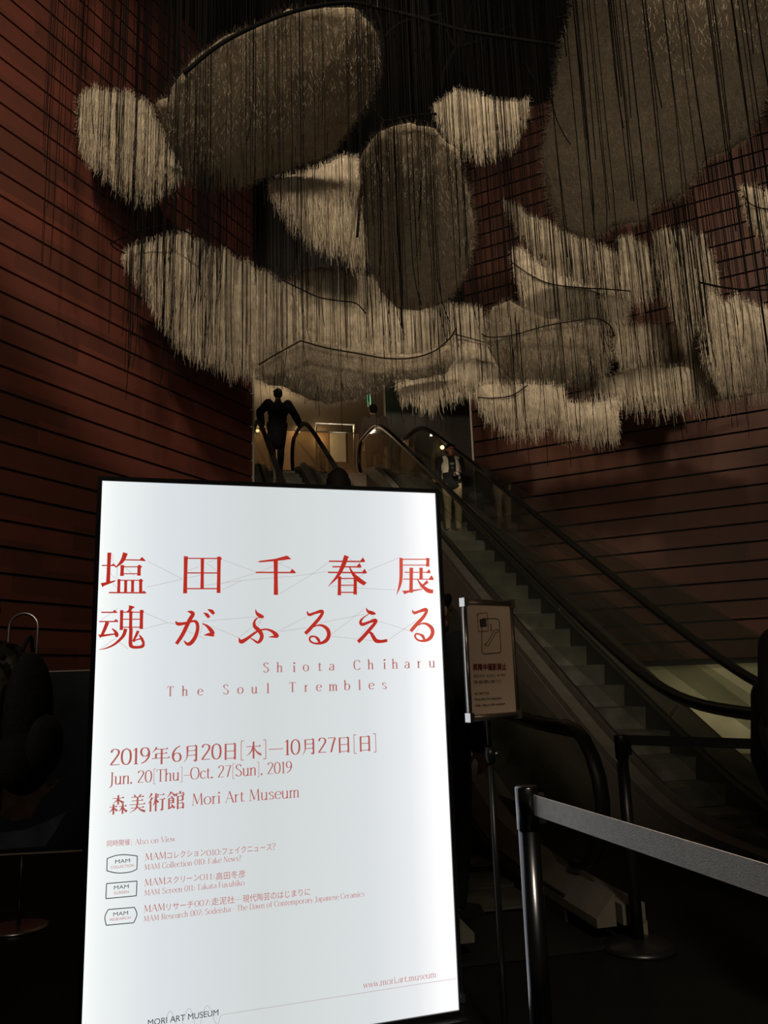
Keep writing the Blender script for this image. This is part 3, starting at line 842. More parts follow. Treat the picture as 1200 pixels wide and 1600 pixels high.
# ---- a small serif alphabet drawn with a broad pen (cap height 70, x-height 46)
GL = {
 '0': (40, 'c 20,70 8,60 4,35 8,10 20,0 32,10 36,35 32,60 20,70'), '1': (27, 'n 5,59 15,69|t 15,70 15,0'),
 '2': (39, 'c 5,56 10,67 19,70 30,64 32,52 26,38 14,18 4,2|h 4,2 36,2'), '6': (39, 'c 32,69 18,60 7,42 5,22 10,6 20,0 31,6 34,20 29,34 20,38 10,34 6,24'),
 '7': (37, 'h 4,68 34,68|c 34,68 26,42 16,0'), '9': (39, 'c 8,1 22,10 33,28 35,48 30,64 20,70 9,64 6,50 11,36 20,32 30,36 34,46'),
 '.': (16, 'd 7,3'), ',': (16, 'd 7,3|n 8,2 4,-10'), ':': (18, 'd 9,8|d 9,38'), '-': (24, 'h 3,26 20,26'), '–': (34, 'h 1,26 33,26'), '—': (62, 'h 2,30 60,30'),
 '[': (22, 'n 9,76 9,-12|h 9,76 19,76|h 9,-12 19,-12'), ']': (22, 'n 13,76 13,-12|h 13,76 3,76|h 13,-12 3,-12'), '|': (20, 'n 10,74 10,-8'),
 '?': (32, 'c 4,58 9,68 17,70 26,62 25,50 16,38 15,22|d 15,4'), ' ': (22, ''),
 'A': (46, 'n 4,0 23,70|l 22,70 42,0|h 12,25 34,25|h -1,0 9,0|h 36,0 48,0'), 'C': (46, 'c 42,56 34,68 24,70 10,62 4,36 10,9 24,0 34,2 43,13|n 42,70 42,55'),
 'D': (48, 's 9,70 9,0|c 9,69 26,68 40,56 43,35 40,13 26,2 9,1'), 'F': (38, 's 9,70 9,0|h 9,69 35,69|h 9,37 29,37|n 35,70 35,58'), 'J': (24, 'c 13,70 13,10 10,-8 0,-16|h 6,69 20,69'),
 'M': (60, 'n 8,0 10,70|l 11,70 29,5|n 29,5 48,70|l 48,70 51,0|h 2,0 14,0|h 44,0 58,0'), 'N': (50, 'n 9,0 9,70|l 9,70 41,0|n 41,0 41,70|h 2,0 16,0|h 34,70 48,70'),
 'O': (52, 'c 26,70 10,62 4,35 10,8 26,0 42,8 48,35 42,62 26,70'), 'R': (44, 's 9,70 9,0|c 9,69 26,69 34,60 34,48 26,38 9,37|l 22,37 42,0'),
 'S': (40, 'c 33,60 24,70 12,68 6,55 14,42 28,32 35,18 28,3 16,0 5,10|n 33,68 33,56|n 5,2 5,14'), 'T': (44, 't 22,69 22,0|h 2,69 42,69|n 2,70 2,57|n 42,70 42,57'), 'V': (44, 'l 4,70 22,0|n 22,0 40,70|h -2,70 11,70|h 34,70 47,70'),
 'a': (36, 'c 8,38 14,45 22,46 30,40 30,20 31,4 36,2|c 30,28 18,26 7,18 6,8 14,0 24,3 30,10'), 'b': (41, 'l 8,72 8,2|n 2,70 8,72|c 8,34 18,45 28,44 36,34 36,14 28,2 18,0 8,6'),
 'c': (35, 'c 32,38 22,46 10,40 5,23 10,6 21,0 32,8'), 'd': (41, 't 32,72 32,0|c 32,36 22,46 10,42 5,24 10,4 20,0 32,10'), 'e': (37, 'c 6,26 34,27 32,40 20,46 9,40 5,23 10,6 22,0 33,8'),
 'f': (24, 'c 27,68 19,72 12,64 12,40 12,0|h 3,45 22,45|h 5,0 20,0'), 'h': (40, 't 8,72 8,0|n 1,69 8,72|c 8,34 18,45 28,44 31,34 31,0|h 25,0 38,0'), 'i': (18, 't 9,46 9,0|n 2,44 9,46|d 9,64'),
 'k': (37, 't 8,72 8,0|n 9,20 30,45|l 16,27 34,0'), 'l': (18, 't 9,72 9,0|n 2,70 9,72'), 'm': (58, 't 8,46 8,0|n 1,44 8,46|c 8,34 16,45 25,44 28,34 28,0|c 28,34 36,45 45,44 48,34 48,0|h 22,0 34,0|h 42,0 55,0'),
 'n': (40, 't 8,46 8,0|n 1,44 8,46|c 8,34 18,45 28,44 31,34 31,0|h 25,0 38,0'), 'o': (41, 'c 20,46 8,40 4,23 8,6 20,0 32,6 36,23 32,40 20,46'), 'p': (41, 't 8,46 8,-20|n 1,44 8,46|c 8,34 18,45 28,44 36,34 36,14 28,2 18,0 8,6'),
 'r': (28, 't 8,46 8,0|n 1,44 8,46|c 8,32 15,43 25,45'), 's': (32, 'c 26,38 18,46 9,43 7,34 14,26 24,20 28,10 20,0 5,7'), 't': (26, 'c 11,58 11,8 16,0 25,4|h 2,45 23,45'),
 'u': (41, 'c 8,46 8,12 12,1 20,0 32,10|t 32,46 32,0|n 1,45 8,46|n 25,45 32,46'), 'v': (35, 'l 3,46 17,0|n 17,0 31,46'), 'w': (48, 'l 3,46 14,0|n 14,0 24,44|l 24,44 34,0|n 34,0 45,46'), 'y': (35, 'l 3,46 17,2|n 31,46 14,-8 5,-20'),
 # brush kanji on the same scale (box 0..74 wide)
 '年': (78, 'x 28,4 20,18 6,34|g 26,16 86,16|g 24,40 82,40|v 25,40 25,66|g 4,66 96,66|v 54,16 54,100'), '月': (70, 'y 26,8 26,50 22,76 6,98|g 26,8 78,8|v 78,6 78,92|m 79,95 64,88|g 26,34 78,34|g 26,60 78,60'),
 '日': (66, 'v 20,6 20,98|g 20,9 80,9|v 80,6 80,98|g 20,49 80,49|g 20,90 80,90'), '木': (70, 'g 6,30 94,30|v 50,2 50,100|y 49,30 38,54 24,70 5,84|z 51,30 62,52 76,68 97,80'),
 '森': (78, 'g 18,16 82,16|v 50,0 50,50|y 49,18 40,30 22,42|z 52,18 62,32 80,42|g 2,60 46,60|v 25,46 25,100|y 24,62 16,76 0,88|z 27,64 36,74 46,82|g 54,60 98,60|v 76,46 76,100|y 75,62 66,76 54,86|z 78,62 86,78 100,90'),
 '美': (78, 'm 30,2 38,16|m 70,2 60,16|g 14,17 86,17|v 50,17 50,57|g 18,36 82,36|g 6,56 94,56|y 49,58 40,80 8,97|z 51,68 66,84 94,96|g 12,74 88,74'),
 '術': (78, 'y 22,3 14,18 4,28|y 24,26 14,44 2,56|v 16,46 16,100|g 30,26 62,26|v 46,4 46,100|y 45,32 38,56 28,70|z 48,32 54,46 60,54|m 54,8 61,17|g 68,14 95,14|g 66,38 99,38|v 84,38 84,96|m 84,97 74,92'),
 '館': (80, 'y 24,1 16,16 2,32|z 26,3 36,15 47,24|m 22,26 30,32|v 13,36 13,94|g 13,37 37,37|v 37,36 37,63|g 13,50 37,50|g 13,62 37,62|m 13,94 34,78|z 26,68 34,78 44,90|v 75,1 75,12|g 54,14 97,14|v 54,13 54,27|m 97,14 92,27|v 62,28 62,98|g 62,29 90,29|v 90,28 90,53|g 62,52 90,52|g 62,66 93,66|v 93,66 93,96|g 62,91 93,91'),
}
THIN, THICK, MINCHO = 3.2, 9.5, 9.0


def text_advance(s): return sum(GL[c][0] for c in s)


def write(ink, s, P, p0, p1, cap_px, weight=1.0, offset=(0, 0)):
    """one line of lettering on panel P, its baseline from pixel p0 to p1 of the photograph, capitals cap_px tall"""
    u0, v0 = P.uv(*p0); u1, v1 = P.uv(*p1)
    uc, vc = P.uv(p0[0], p0[1] - cap_px)
    ky = (vc - v0) / 70
    kx = (u1 - u0) / text_advance(s)
    k = min(kx, ky)
    bx, by = u0 + offset[0] * kx, v0 + offset[1] * ky
    slope = 0.0

    def pt(x, y): return (bx + x * kx, by + y * ky)

    def pen(pts, fixed=None):
        n = len(pts)
        out = []
        for i in range(n):
            a = pts[max(0, i - 1)]; b = pts[min(n - 1, i + 1)]
            dx, dy = b[0] - a[0], b[1] - a[1]
            l = math.hypot(dx, dy) or 1
            w = (THIN + (THICK - THIN) * abs(dy / l) ** 1.6) if fixed is None else fixed
            out.append((*pts[i][:2], w * k * weight))
        ink.stroke(out)
    x = 0
    for ch in s:
        adv, g = GL[ch]
        for st in g.split('|') if g else ():
            kind, *co = st.split(' ')
            co = [tuple(float(q) for q in c.split(',')) for c in co]
            if kind in 'gvxyzm':                     # brush kanji: y runs down, 0..100
                sc = (adv - 6) / 100
                co = [(3 + a * sc, 72 - b * 0.80) for a, b in co]
            co = [pt(x + a, b) for a, b in co]
            if kind == 'c': pen(catmull(co, 6))
            elif kind == 'n': pen(co, THIN)
            elif kind == 'h': pen(co, THIN * 1.05)
            elif kind == 'l': pen(co, THICK)
            elif kind == 'd':
                ink.poly([(co[0][0] + 6 * k * math.cos(q * PI / 4), co[0][1] + 6 * k * math.sin(q * PI / 4)) for q in range(8)])
            elif kind in 'ts':
                pen(co, THICK)
                (ax, ay), (cx_, cy_) = co[0], co[-1]
                pen([(cx_ - 8 * kx, cy_), (cx_ + 8 * kx, cy_)], THIN)
                if kind == 's': pen([(ax - 8 * kx, ay), (ax + 8 * kx, ay)], THIN)
            elif kind == 'g':
                pen(co, THIN)
                tx, ty = co[-1]
                ink.poly([(tx - 9 * k, ty), (tx - 4 * k, ty + 7 * k), (tx + 1 * k, ty - 1 * k)])
            elif kind == 'v': pen(co, MINCHO)
            elif kind == 'm':
                ink.stroke([(*co[0], 3 * k), (*co[-1], MINCHO * k)])
            elif kind in 'xy':
                c = catmull(co, 6); n = len(c)
                ink.stroke([(*q, MINCHO * k * (1 - 0.85 * i / (n - 1))) for i, q in enumerate(c)])
            elif kind == 'z':
                c = catmull(co, 6); n = len(c)
                ink.stroke([(*q, MINCHO * k * (0.3 + 0.9 * i / (n - 1))) for i, q in enumerate(c)])
        x += adv


ink = Ink()
write(ink, '2019年6月20日[木]—10月27日[日]', SIGN, (171, 1196), (590, 1171), 25, 0.95)
ink.build('lettering', MAT['print_fine_red'], sign, 0.0055, SIGN_M)
write(ink, 'Jun. 20[Thu]–Oct. 27[Sun], 2019', SIGN, (171, 1226), (456, 1208), 19, 0.8)
ink.build('lettering', MAT['print_fine_red'], sign, 0.0055, SIGN_M)
write(ink, '森美術館', SIGN, (169, 1270), (289, 1263), 26, 0.85)
ink.build('lettering', MAT['print_fine_red'], sign, 0.0055, SIGN_M)
write(ink, 'Mori Art Museum', SIGN, (299, 1258), (468, 1249), 18, 0.8)
ink.build('lettering', MAT['print_fine_red'], sign, 0.0055, SIGN_M)
# the typewriter lines, every letter struck twice
ink = Ink()
row1 = [('S', 415), ('h', 437), ('i', 459), ('o', 478), ('t', 499), ('a', 518), ('C', 557), ('h', 579), ('i', 600), ('h', 617), ('a', 635), ('r', 655), ('u', 674)]
row2 = [('T', 265.5), ('h', 289), ('e', 312), ('S', 353), ('o', 375), ('u', 397.5), ('l', 418), ('T', 457), ('r', 478), ('e', 498), ('m', 520), ('b', 542), ('l', 561), ('e', 580), ('s', 599.5)]
for row, ya, yb, xa, xb in ((row1, 1051, 1043, 415, 674), (row2, 1088, 1076.5, 265, 600)):
    for i, (c, x) in enumerate(row):
        y = ya + (yb - ya) * (x - xa) / (xb - xa)
        w = GL[c][0] * 0.24
        write(ink, c, SIGN, (x - w / 2, y), (x + w / 2, y), 15, 0.62)
        o = ((5, 2), (-5, 1), (4, -3), (-4, 3))[i % 4]
        write(ink, c, SIGN, (x - w / 2, y), (x + w / 2, y), 15, 0.35, o)
    ink.build('lettering', MAT['print_fine_red'], sign, 0.0055, SIGN_M)


def font_text(name, body, P, M, p0, p1, height_px, m, parent, lift=0.0055, squeeze=True, align=None):
    """a line set in the built-in type, its baseline from p0 to p1"""
    cu = bpy.data.curves.new(name, 'FONT')
    cu.body = body
    cu.size = 1.0
    tmp = bpy.data.objects.new(name, cu)
    COL.objects.link(tmp)
    bpy.context.view_layer.update()
    me = bpy.data.meshes.new_from_object(tmp.evaluated_get(bpy.context.evaluated_depsgraph_get()))
    bpy.data.objects.remove(tmp)
    bpy.data.curves.remove(cu)
    co = np.array([v.co[:] for v in me.vertices])
    lo, hi = co.min(0), co.max(0)
    u0, v0 = P.uv(*p0); u1, v1 = P.uv(*p1)
    uc, vc = P.uv(p0[0], p0[1] - height_px)
    kx = (u1 - u0) / (hi[0] - lo[0]); ky = (vc - v0) / (hi[1] - max(lo[1], 0) if hi[1] > 0.3 else 0.75)
    for v in me.vertices:
        q = M @ Vector((u0 + (v.co.x - lo[0]) * kx, v0 + v.co.y * ky, lift))
        v.co = q
    me.name = name
    me.materials.clear()
    return link_mesh(name, me, m, parent)


ink = Ink()
def latin(s, p0, p1, cap, w=0.8):
    write(ink, s, SIGN, p0, p1, cap, w)
    ink.build('lettering', MAT['print_soft_red'], sign, 0.0055, SIGN_M)


latin('| Also on View', (204, 1320), (274, 1315), 8.5)
latin('MAM', (226, 1344), (260, 1341), 11, 0.95)
latin('010:', (322, 1337), (346, 1334.5), 9, 0.95)
latin('?', (424, 1327.5), (431, 1327), 10, 0.9)
latin('MAM Collection 010: Fake News?', (225, 1359), (377, 1348), 9)
latin('MAM', (225, 1384), (259, 1381), 11, 0.95)
latin('011:', (311.5, 1375), (336, 1373), 9, 0.95)
latin('MAM Screen 011: Takata Fuyuhiko', (225, 1399), (382, 1385), 9)
latin('MAM', (224, 1425), (258, 1422), 11, 0.95)
latin('007:', (303.5, 1416), (329, 1413.5), 9, 0.95)
latin('—', (360, 1410), (378, 1408), 9, 0.9)
latin('MAM Research 007: Sodeisha - The Dawn of Contemporary Japanese Ceramics', (224, 1439.5), (569, 1403), 9)
latin('www.mori.art.museum', (567, 1543), (681, 1527), 10)
for body, p0, p1, h in (('同時開催', (167, 1322), (203, 1319.5), 9), ('コレクション', (261, 1341), (321, 1336.5), 10), ('フェイクニュース', (347, 1334.5), (424, 1327.5), 10), ('スクリーン', (260, 1380), (311, 1376), 10), ('高田冬彦', (337, 1374), (383, 1370), 11),
                        ('リサーチ', (260, 1421.5), (302, 1418), 10), ('走泥社', (330, 1413.5), (366, 1410), 11), ('現代陶芸のはじまりに', (379, 1409), (484, 1398), 11)):
    font_text('lettering', body, SIGN, SIGN_M, p0, p1, h, MAT['print_soft_red'], sign)
for body, p0, p1, h in (('MAM', (180, 1349), (203, 1347.5), 6), ('MAM', (178, 1389.5), (201, 1388), 6), ('MAM', (177, 1431), (200, 1429.5), 6), ('MORI ART MUSEUM', (231, 1602), (341, 1589.5), 9.5)):
    font_text('lettering', body, SIGN, SIGN_M, p0, p1, h, MAT['print_black'], sign)
for body, p0, p1 in (('COLLECTION', (173, 1357), (209, 1354)), ('SCREEN', (178, 1397), (201, 1395.5)), ('RESEARCH', (172, 1438.5), (204, 1436))):
    font_text('lettering', body, SIGN, SIGN_M, p0, p1, 4.2, MAT['print_soft_red'], sign)
# the three black outlined badges and the wavy line of the footer
ink = Ink()


def outline(pts, w, closed=True):
    c = [SIGN.uv(*p) for p in pts]
    if closed: c = c + [c[0]]
    for a, b in zip(c[:-1], c[1:]): ink.stroke([(*a, w), (*b, w)])


outline(catmull([(167.5, 1341), (180, 1336.5), (191, 1335), (203, 1335.5), (214.5, 1337)], 4) + catmull([(214, 1357.5), (205, 1361.5), (191, 1363.5), (179, 1363), (167, 1360)], 4), 0.0028)
outline([(166.5, 1380), (214, 1376), (213, 1399), (165.5, 1403.5)], 0.0028)
outline(catmull([(169, 1420.5), (164, 1432), (166, 1445)], 4) + catmull([(209, 1441), (214, 1428), (210, 1417)], 4), 0.0028)
ink.build('badge_outlines', MAT['print_black'], sign, 0.0055, SIGN_M)
ink = Ink()
for part in ([(253, 1608), (259, 1590), (265.5, 1579), (271, 1587), (277, 1604), (281, 1608), (286, 1594), (292, 1578), (296.5, 1575), (300, 1582), (305, 1602), (309, 1608), (315, 1592), (320, 1574), (325, 1571), (329, 1577), (334, 1592), (338, 1599), (341, 1598), (344, 1588), (348, 1584.5), (360, 1582.5)],):
    c = [SIGN.uv(*p) for p in catmull(part, 5)]
    ink.stroke([(*q, 0.0013) for q in c])
a, b = SIGN.uv(360, 1582.5), SIGN.uv(712, 1528)
ink.stroke([(*a, 0.0013), (*b, 0.0013)])
ink.build('drawn_line', MAT['print_thread'], sign, 0.005, SIGN_M)

# ------------------------------------------------------------------ hanging woolly boats
def inside(poly, x, y):
    c = False
    j = len(poly) - 1
    for i in range(len(poly)):
        xi, yi = poly[i]; xj, yj = poly[j]
        if (yi > y) != (yj > y) and x < (xj - xi) * (y - yi) / (yj - yi) + xi: c = not c
        j = i
    return c


def edge_dist(poly, x, y):
    P = np.array(poly); Q = np.roll(P, -1, 0)
    d = Q - P
    t = np.clip(((x - P[:, 0]) * d[:, 0] + (y - P[:, 1]) * d[:, 1]) / np.maximum((d ** 2).sum(1), 1e-9), 0, 1)
    c = P + d * t[:, None]
    return float(np.sqrt(((c - (x, y)) ** 2).sum(1)).min())


class Hull:
    """a boat hull: its outline lies in a plane through a point at the given depth, leaning down by tilt and turned by yaw"""
    def __init__(s, px, depth, tilt, yaw=0.0):
        cx = sum(p[0] for p in px) / len(px); cy = sum(p[1] for p in px) / len(px)
        s.c = at(cx, cy, depth)
        t = math.radians(tilt)
        n = Vector((0, -math.cos(t), -math.sin(t)))
        s.n = (Matrix.Rotation(math.radians(yaw), 3, 'Z') @ n).normalized()
        s.u = Vector((0, 0, 1)).cross(s.n).normalized()
        s.v = s.n.cross(s.u)
        s.px = px
        s.poly = [s.uv(*p) for p in px]

    def uv(s, px, py):
        d = ray(px, py)
        t = (s.c - CAM).dot(s.n) / d.dot(s.n)
        q = CAM + d * t - s.c
        return (q.dot(s.u), q.dot(s.v))

    def world(s, u, v, w=0.0): return s.c + s.u * u + s.v * v + s.n * w

    def depth_at(s, px, py):
        u, v = s.uv(px, py)
        return s.world(u, v)


def jag(poly, r, amp, step):
    out = []
    n = len(poly)
    for i in range(n):
        a = Vector(poly[i]); b = Vector(poly[(i + 1) % n])
        m = max(1, int((b - a).length / step))
        t = (b - a).normalized()
        nn = Vector((-t.y, t.x))
        for k in range(m):
            p = a.lerp(b, k / m) + nn * r.uniform(-amp, amp)
            out.append((p.x, p.y))
    return out


def boat(label, px, depth, tilt, yaw, belly, under, seed, strands=2200, frame=None, hang=0.5):
    r = random.Random(seed)
    h = Hull(px, depth, tilt, yaw)
    area = 0.5 * abs(sum(h.poly[i][0] * h.poly[i - 1][1] - h.poly[i - 1][0] * h.poly[i][1] for i in range(len(h.poly))))
    size = math.sqrt(area)
    top = max(h.world(*p).z for p in h.poly)
    root = empty('woolly_boat', h.c, 0, label, 'boat sculpture', 'woolly boats hanging from the ceiling')
    ol = jag(h.poly, r, 0.018, 0.07)
    us = [p[0] for p in ol]; vs = [p[1] for p in ol]
    st = max(0.05, size / 26)
    pts = [Vector(p) for p in ol]
    nb = len(pts)
    v = min(vs)
    while v < max(vs):
        u = min(us)
        while u < max(us):
            q = (u + r.uniform(-.3, .3) * st, v + r.uniform(-.3, .3) * st)
            if inside(ol, *q) and edge_dist(ol, *q) > st * 0.5: pts.append(Vector(q))
            u += st
        v += st
    res = delaunay_2d_cdt(pts, [(i, (i + 1) % nb) for i in range(nb)], [], 1, 1e-5)
    V2, _, F2 = res[0], res[1], res[2]
    dm = max(edge_dist(ol, p.x, p.y) for p in V2)

    def prof(u, v):
        t = min(1.0, edge_dist(ol, u, v) / (dm * 0.95))
        return math.sin(t * PI / 2) ** 1.3 if under else math.sqrt(max(0, 1 - (1 - t) ** 2))
    D = [prof(p.x, p.y) for p in V2]
    verts = []
    for p, t in zip(V2, D):
        w = belly * t + r.gauss(0, 0.004 if under else 0.010)
        verts.append(h.world(p.x, p.y, w) - h.c)
    nv = len(V2)
    for p, t in zip(V2, D): verts.append(h.world(p.x, p.y, -(0.02 + 0.55 * belly * t)) - h.c)
    faces = [list(f) for f in F2 if inside(ol, sum(V2[i].x for i in f) / 3, sum(V2[i].y for i in f) / 3)]
    back = [[i + nv for i in f][::-1] for f in faces]
    cnt = {}
    for f in faces:
        for a, b in zip(f, f[1:] + f[:1]): cnt[(a, b)] = cnt.get((a, b), 0) + 1
    rim = [(a, b) for (a, b) in cnt if (b, a) not in cnt]
    side = [[a, a + nv, b + nv, b] for a, b in rim]
    raw('hull', verts, faces + back + side, MAT['wool_under_shade' if under else 'wool_side'], root, True)
    # the loose yarn over the hull and the fringe round its edge
    SV, SF = [], []

    def yarn(p, d, ln, bend, wd):
        s = d.cross(h.n)
        if s.length < 1e-3: s = d.cross(Vector((1, 0, 0)))
        s = s.normalized() * wd
        q = p
        base = len(SV)
        for k in range(3):
            t = k / 2
            c = p + d * (ln * t) + bend * (t * t)
            SV.append(c - s * (1 - .5 * t)); SV.append(c + s * (1 - .5 * t))
        for k in range(2):
            i = base + 2 * k
            SF.append([i, i + 1, i + 3, i + 2])
    up = h.v if not under else h.v
    n_int = int(strands * area)
    tries = 0
    lo_u, hi_u, lo_v, hi_v = min(us), max(us), min(vs), max(vs)
    while n_int > 0 and tries < 60000:
        tries += 1
        u, v = r.uniform(lo_u, hi_u), r.uniform(lo_v, hi_v)
        if not inside(ol, u, v): continue
        n_int -= 1
        w = belly * prof(u, v) + 0.01
        p = h.world(u, v, w) - h.c
        if under and r.random() > 0.12:
            a = r.uniform(0, 2 * PI)
            d = (h.u * math.cos(a) + h.v * math.sin(a) + h.n * r.uniform(-0.02, 0.10)).normalized()
            yarn(p, d, r.uniform(0.04, 0.14), (h.u * r.uniform(-1, 1) + h.v * r.uniform(-1, 1)) * 0.04, 0.0009)
        else:
            d = (Vector((0, 0, -1)) + h.u * r.gauss(0, 0.06) + h.n * r.uniform(0.0, 0.08)).normalized()
            yarn(p, d, r.uniform(0.03, 0.07) if under else r.uniform(0.08, 0.28), h.u * r.uniform(-.03, .03) + h.n * 0.01, 0.0009 if under else 0.0014)
    for i in range(nb):
        a = Vector(ol[i]); b = Vector(ol[(i + 1) % nb])
        m = max(1, int((b - a).length / 0.006))
        t = (b - a).normalized()
        out = Vector((t.y, -t.x))
        if inside(ol, *(a.lerp(b, .5) + out * 0.01)): out = -out
        down = max(0.0, -(h.u * out.x + h.v * out.y).z)
        for k in range(m):
            q = a.lerp(b, r.random())
            o3 = h.u * out.x + h.v * out.y
            if under or r.random() < 0.4:
                d = (o3 + h.u * r.gauss(0, .5) + h.v * r.gauss(0, .5) + h.n * r.gauss(0, .4)).normalized()
                yarn(h.world(q.x, q.y, r.uniform(-.03, .03)) - h.c, d, r.uniform(0.02, 0.07), o3 * 0.01, 0.0011)
            else:
                d = (Vector((0, 0, -1 if down > 0.2 else 1)) + o3 * 0.25 + h.u * r.gauss(0, .07) + h.n * r.gauss(0, .06)).normalized()
                yarn(h.world(q.x, q.y, r.uniform(-.01, .02)) - h.c, d, r.uniform(0.03, 0.08 + 0.14 * hang * down), h.u * r.uniform(-.01, .01), 0.0015)
    tag(raw('loose_yarn', SV, SF, MAT['yarn_under_shade' if under else 'wool_strand'], root), kind='stuff')
    if frame:
        for fr, rad in frame:
            pts3 = [h.world(*h.uv(x, y), belly * 1.02 + 0.03) - h.c for x, y in catmull(fr, 6)]
            bm = B(); tube(bm, pts3, rad, 6); obj('wire_frame', bm, MAT['wire'], root, True)
    return h


BOATS = []


def add(*a, **k): BOATS.append(boat(*a, **k))


add('small pale woolly boat high against the red wall, its pointed corner touching the brownish bottom',
    [(126, 150), (148, 137), (170, 144), (200, 143), (235, 165), (250, 200), (275, 240), (290, 268), (280, 281), (262, 292), (238, 308), (224, 310), (208, 303), (182, 285), (160, 268), (136, 245), (128, 222), (123, 195)], 8.9, 14, 14, 0.18, False, 1)
add('very large brownish boat bottom spread under the black hoop near the ceiling',
    [(245, 165), (265, 148), (285, 115), (310, 85), (350, 62), (400, 38), (450, 18), (520, 12), (560, 18), (585, 50), (592, 90), (582, 150), (560, 180), (540, 205), (520, 235), (500, 248), (470, 258), (430, 268), (400, 280), (380, 292), (340, 298), (300, 290), (285, 265), (270, 235), (255, 200)], 8.2, 78, 8, 0.13, True, 2, strands=3600)
add('triangular woolly boat with a bright slanting edge, wedged between two big brown bottoms',
    [(420, 285), (450, 275), (500, 262), (540, 243), (565, 250), (575, 275), (580, 330), (575, 380), (570, 408), (545, 402), (520, 390), (485, 372), (455, 350), (440, 325), (428, 305)], 9.6, 28, 20, 0.20, False, 3)
add('rounded brown boat bottom like a shield, straight above the escalator tops',
    [(565, 240), (590, 207), (640, 195), (680, 202), (700, 225), (715, 240), (725, 275), (735, 320), (742, 360), (735, 400), (722, 435), (708, 460), (690, 476), (655, 485), (620, 482), (595, 455), (578, 410), (570, 350), (565, 290)], 8.4, 76, -4, 0.12, True, 4, strands=3600)
add('small bright beige boat like a bowl, alone in the dark beneath the ceiling steel',
    [(676, 170), (695, 155), (716, 140), (750, 150), (790, 160), (826, 155), (820, 190), (805, 220), (775, 235), (750, 242), (725, 238), (705, 225), (690, 200)], 9.6, 8, -6, 0.16, False, 5)
add('huge boat bottom filling the corner above the red wall, the biggest of all',
    [(890, -130), (1260, -130), (1250, 40), (1215, 90), (1198, 150), (1185, 180), (1165, 220), (1130, 240), (1105, 245), (1085, 280), (1050, 315), (1015, 320), (1010, 345), (960, 350), (940, 365), (925, 372), (905, 368), (880, 358), (862, 320), (850, 280), (848, 240), (860, 190), (870, 120), (885, 60), (900, -20)], 7.3, 73, -14, 0.16, True, 6, strands=3000)
add('long bright woolly boat slanting down along the red wall, its top edge notched',
    [(190, 398), (205, 384), (240, 375), (262, 366), (292, 362), (302, 376), (320, 378), (334, 390), (352, 389), (366, 405), (386, 407), (400, 420), (418, 425), (440, 444), (460, 462), (480, 520), (470, 570), (440, 582), (395, 584), (355, 575), (320, 560), (288, 545), (268, 525), (250, 490), (225, 455), (203, 425)], 9.7, 6, 26, 0.22, False, 7)
add('wide bright boat with comb-like threads, low behind the shield-shaped bottom',
    [(440, 446), (470, 424), (500, 418), (550, 420), (590, 440), (610, 475), (660, 482), (700, 478), (730, 480), (752, 482), (758, 520), (740, 550), (690, 565), (600, 565), (500, 570), (450, 545)], 10.9, 2, 6, 0.16, False, 8)
add('long dim boat bottom sagging over the climbing man, ringed by thin wire',
    [(396, 575), (430, 552), (472, 532), (540, 545), (610, 556), (660, 552), (700, 540), (712, 560), (700, 582), (660, 592), (618, 594), (592, 608), (552, 624), (512, 631), (476, 622), (450, 606), (420, 600), (398, 592)], 10.0, 58, 4, 0.10, True, 9, strands=4000,
    frame=[([(405, 560), (437, 541), (470, 523)], 0.011), ([(470, 523), (510, 534), (560, 543), (600, 550), (640, 550), (675, 540), (700, 520), (711, 503)], 0.011)])
add('small bright boat with a ragged fringe just above the green exit sign',
    [(618, 600), (640, 588), (668, 582), (700, 575), (740, 560), (770, 566), (780, 590), (745, 610), (720, 612), (690, 622), (675, 633), (650, 625), (630, 618)], 10.45, 4, -3, 0.10, False, 10)
add('pale rounded boat between the wire-ringed dim bottom and the olive grey boat',
    [(686, 548), (720, 520), (760, 526), (792, 556), (800, 590), (770, 600), (735, 604), (704, 600), (688, 580)], 11.0, 12, -4, 0.14, False, 11, frame=[([(706, 525), (740, 534), (772, 544), (792, 555)], 0.009)])
add('olive grey boat with a pale crest and a wire round it',
    [(755, 530), (757, 500), (770, 480), (795, 472), (815, 482), (850, 497), (900, 505), (940, 510), (952, 530), (955, 560), (945, 590), (900, 600), (850, 600), (810, 598), (790, 585), (770, 560)], 9.5, 58, -10, 0.10, True, 12, strands=4000,
    frame=[([(752, 512), (765, 517), (800, 514), (850, 500), (900, 491), (932, 488), (950, 498), (958, 515)], 0.009)])
add('slim bright boat with an upturned tip, the lower of the two tusk-shaped boats',
    [(800, 392), (812, 388), (832, 405), (860, 420), (900, 440), (930, 455), (960, 462), (983, 470), (978, 490), (965, 505), (945, 505), (900, 505), (860, 500), (830, 492), (815, 460), (803, 425)], 9.5, 4, -16, 0.16, False, 13, frame=[([(803, 420), (830, 438), (860, 452), (900, 458), (950, 461), (985, 464)], 0.008)])
add('long bright tusk-shaped boat with a needle tip, under the huge boat bottom',
    [(783, 312), (800, 320), (815, 326), (828, 340), (848, 344), (880, 362), (905, 372), (925, 377), (945, 388), (960, 395), (965, 372), (985, 370), (1010, 386), (1030, 392), (1040, 420), (1036, 452), (1000, 468), (965, 462), (930, 455), (895, 440), (860, 415), (830, 385), (810, 355)], 10.6, 2, -18, 0.16, False, 14)
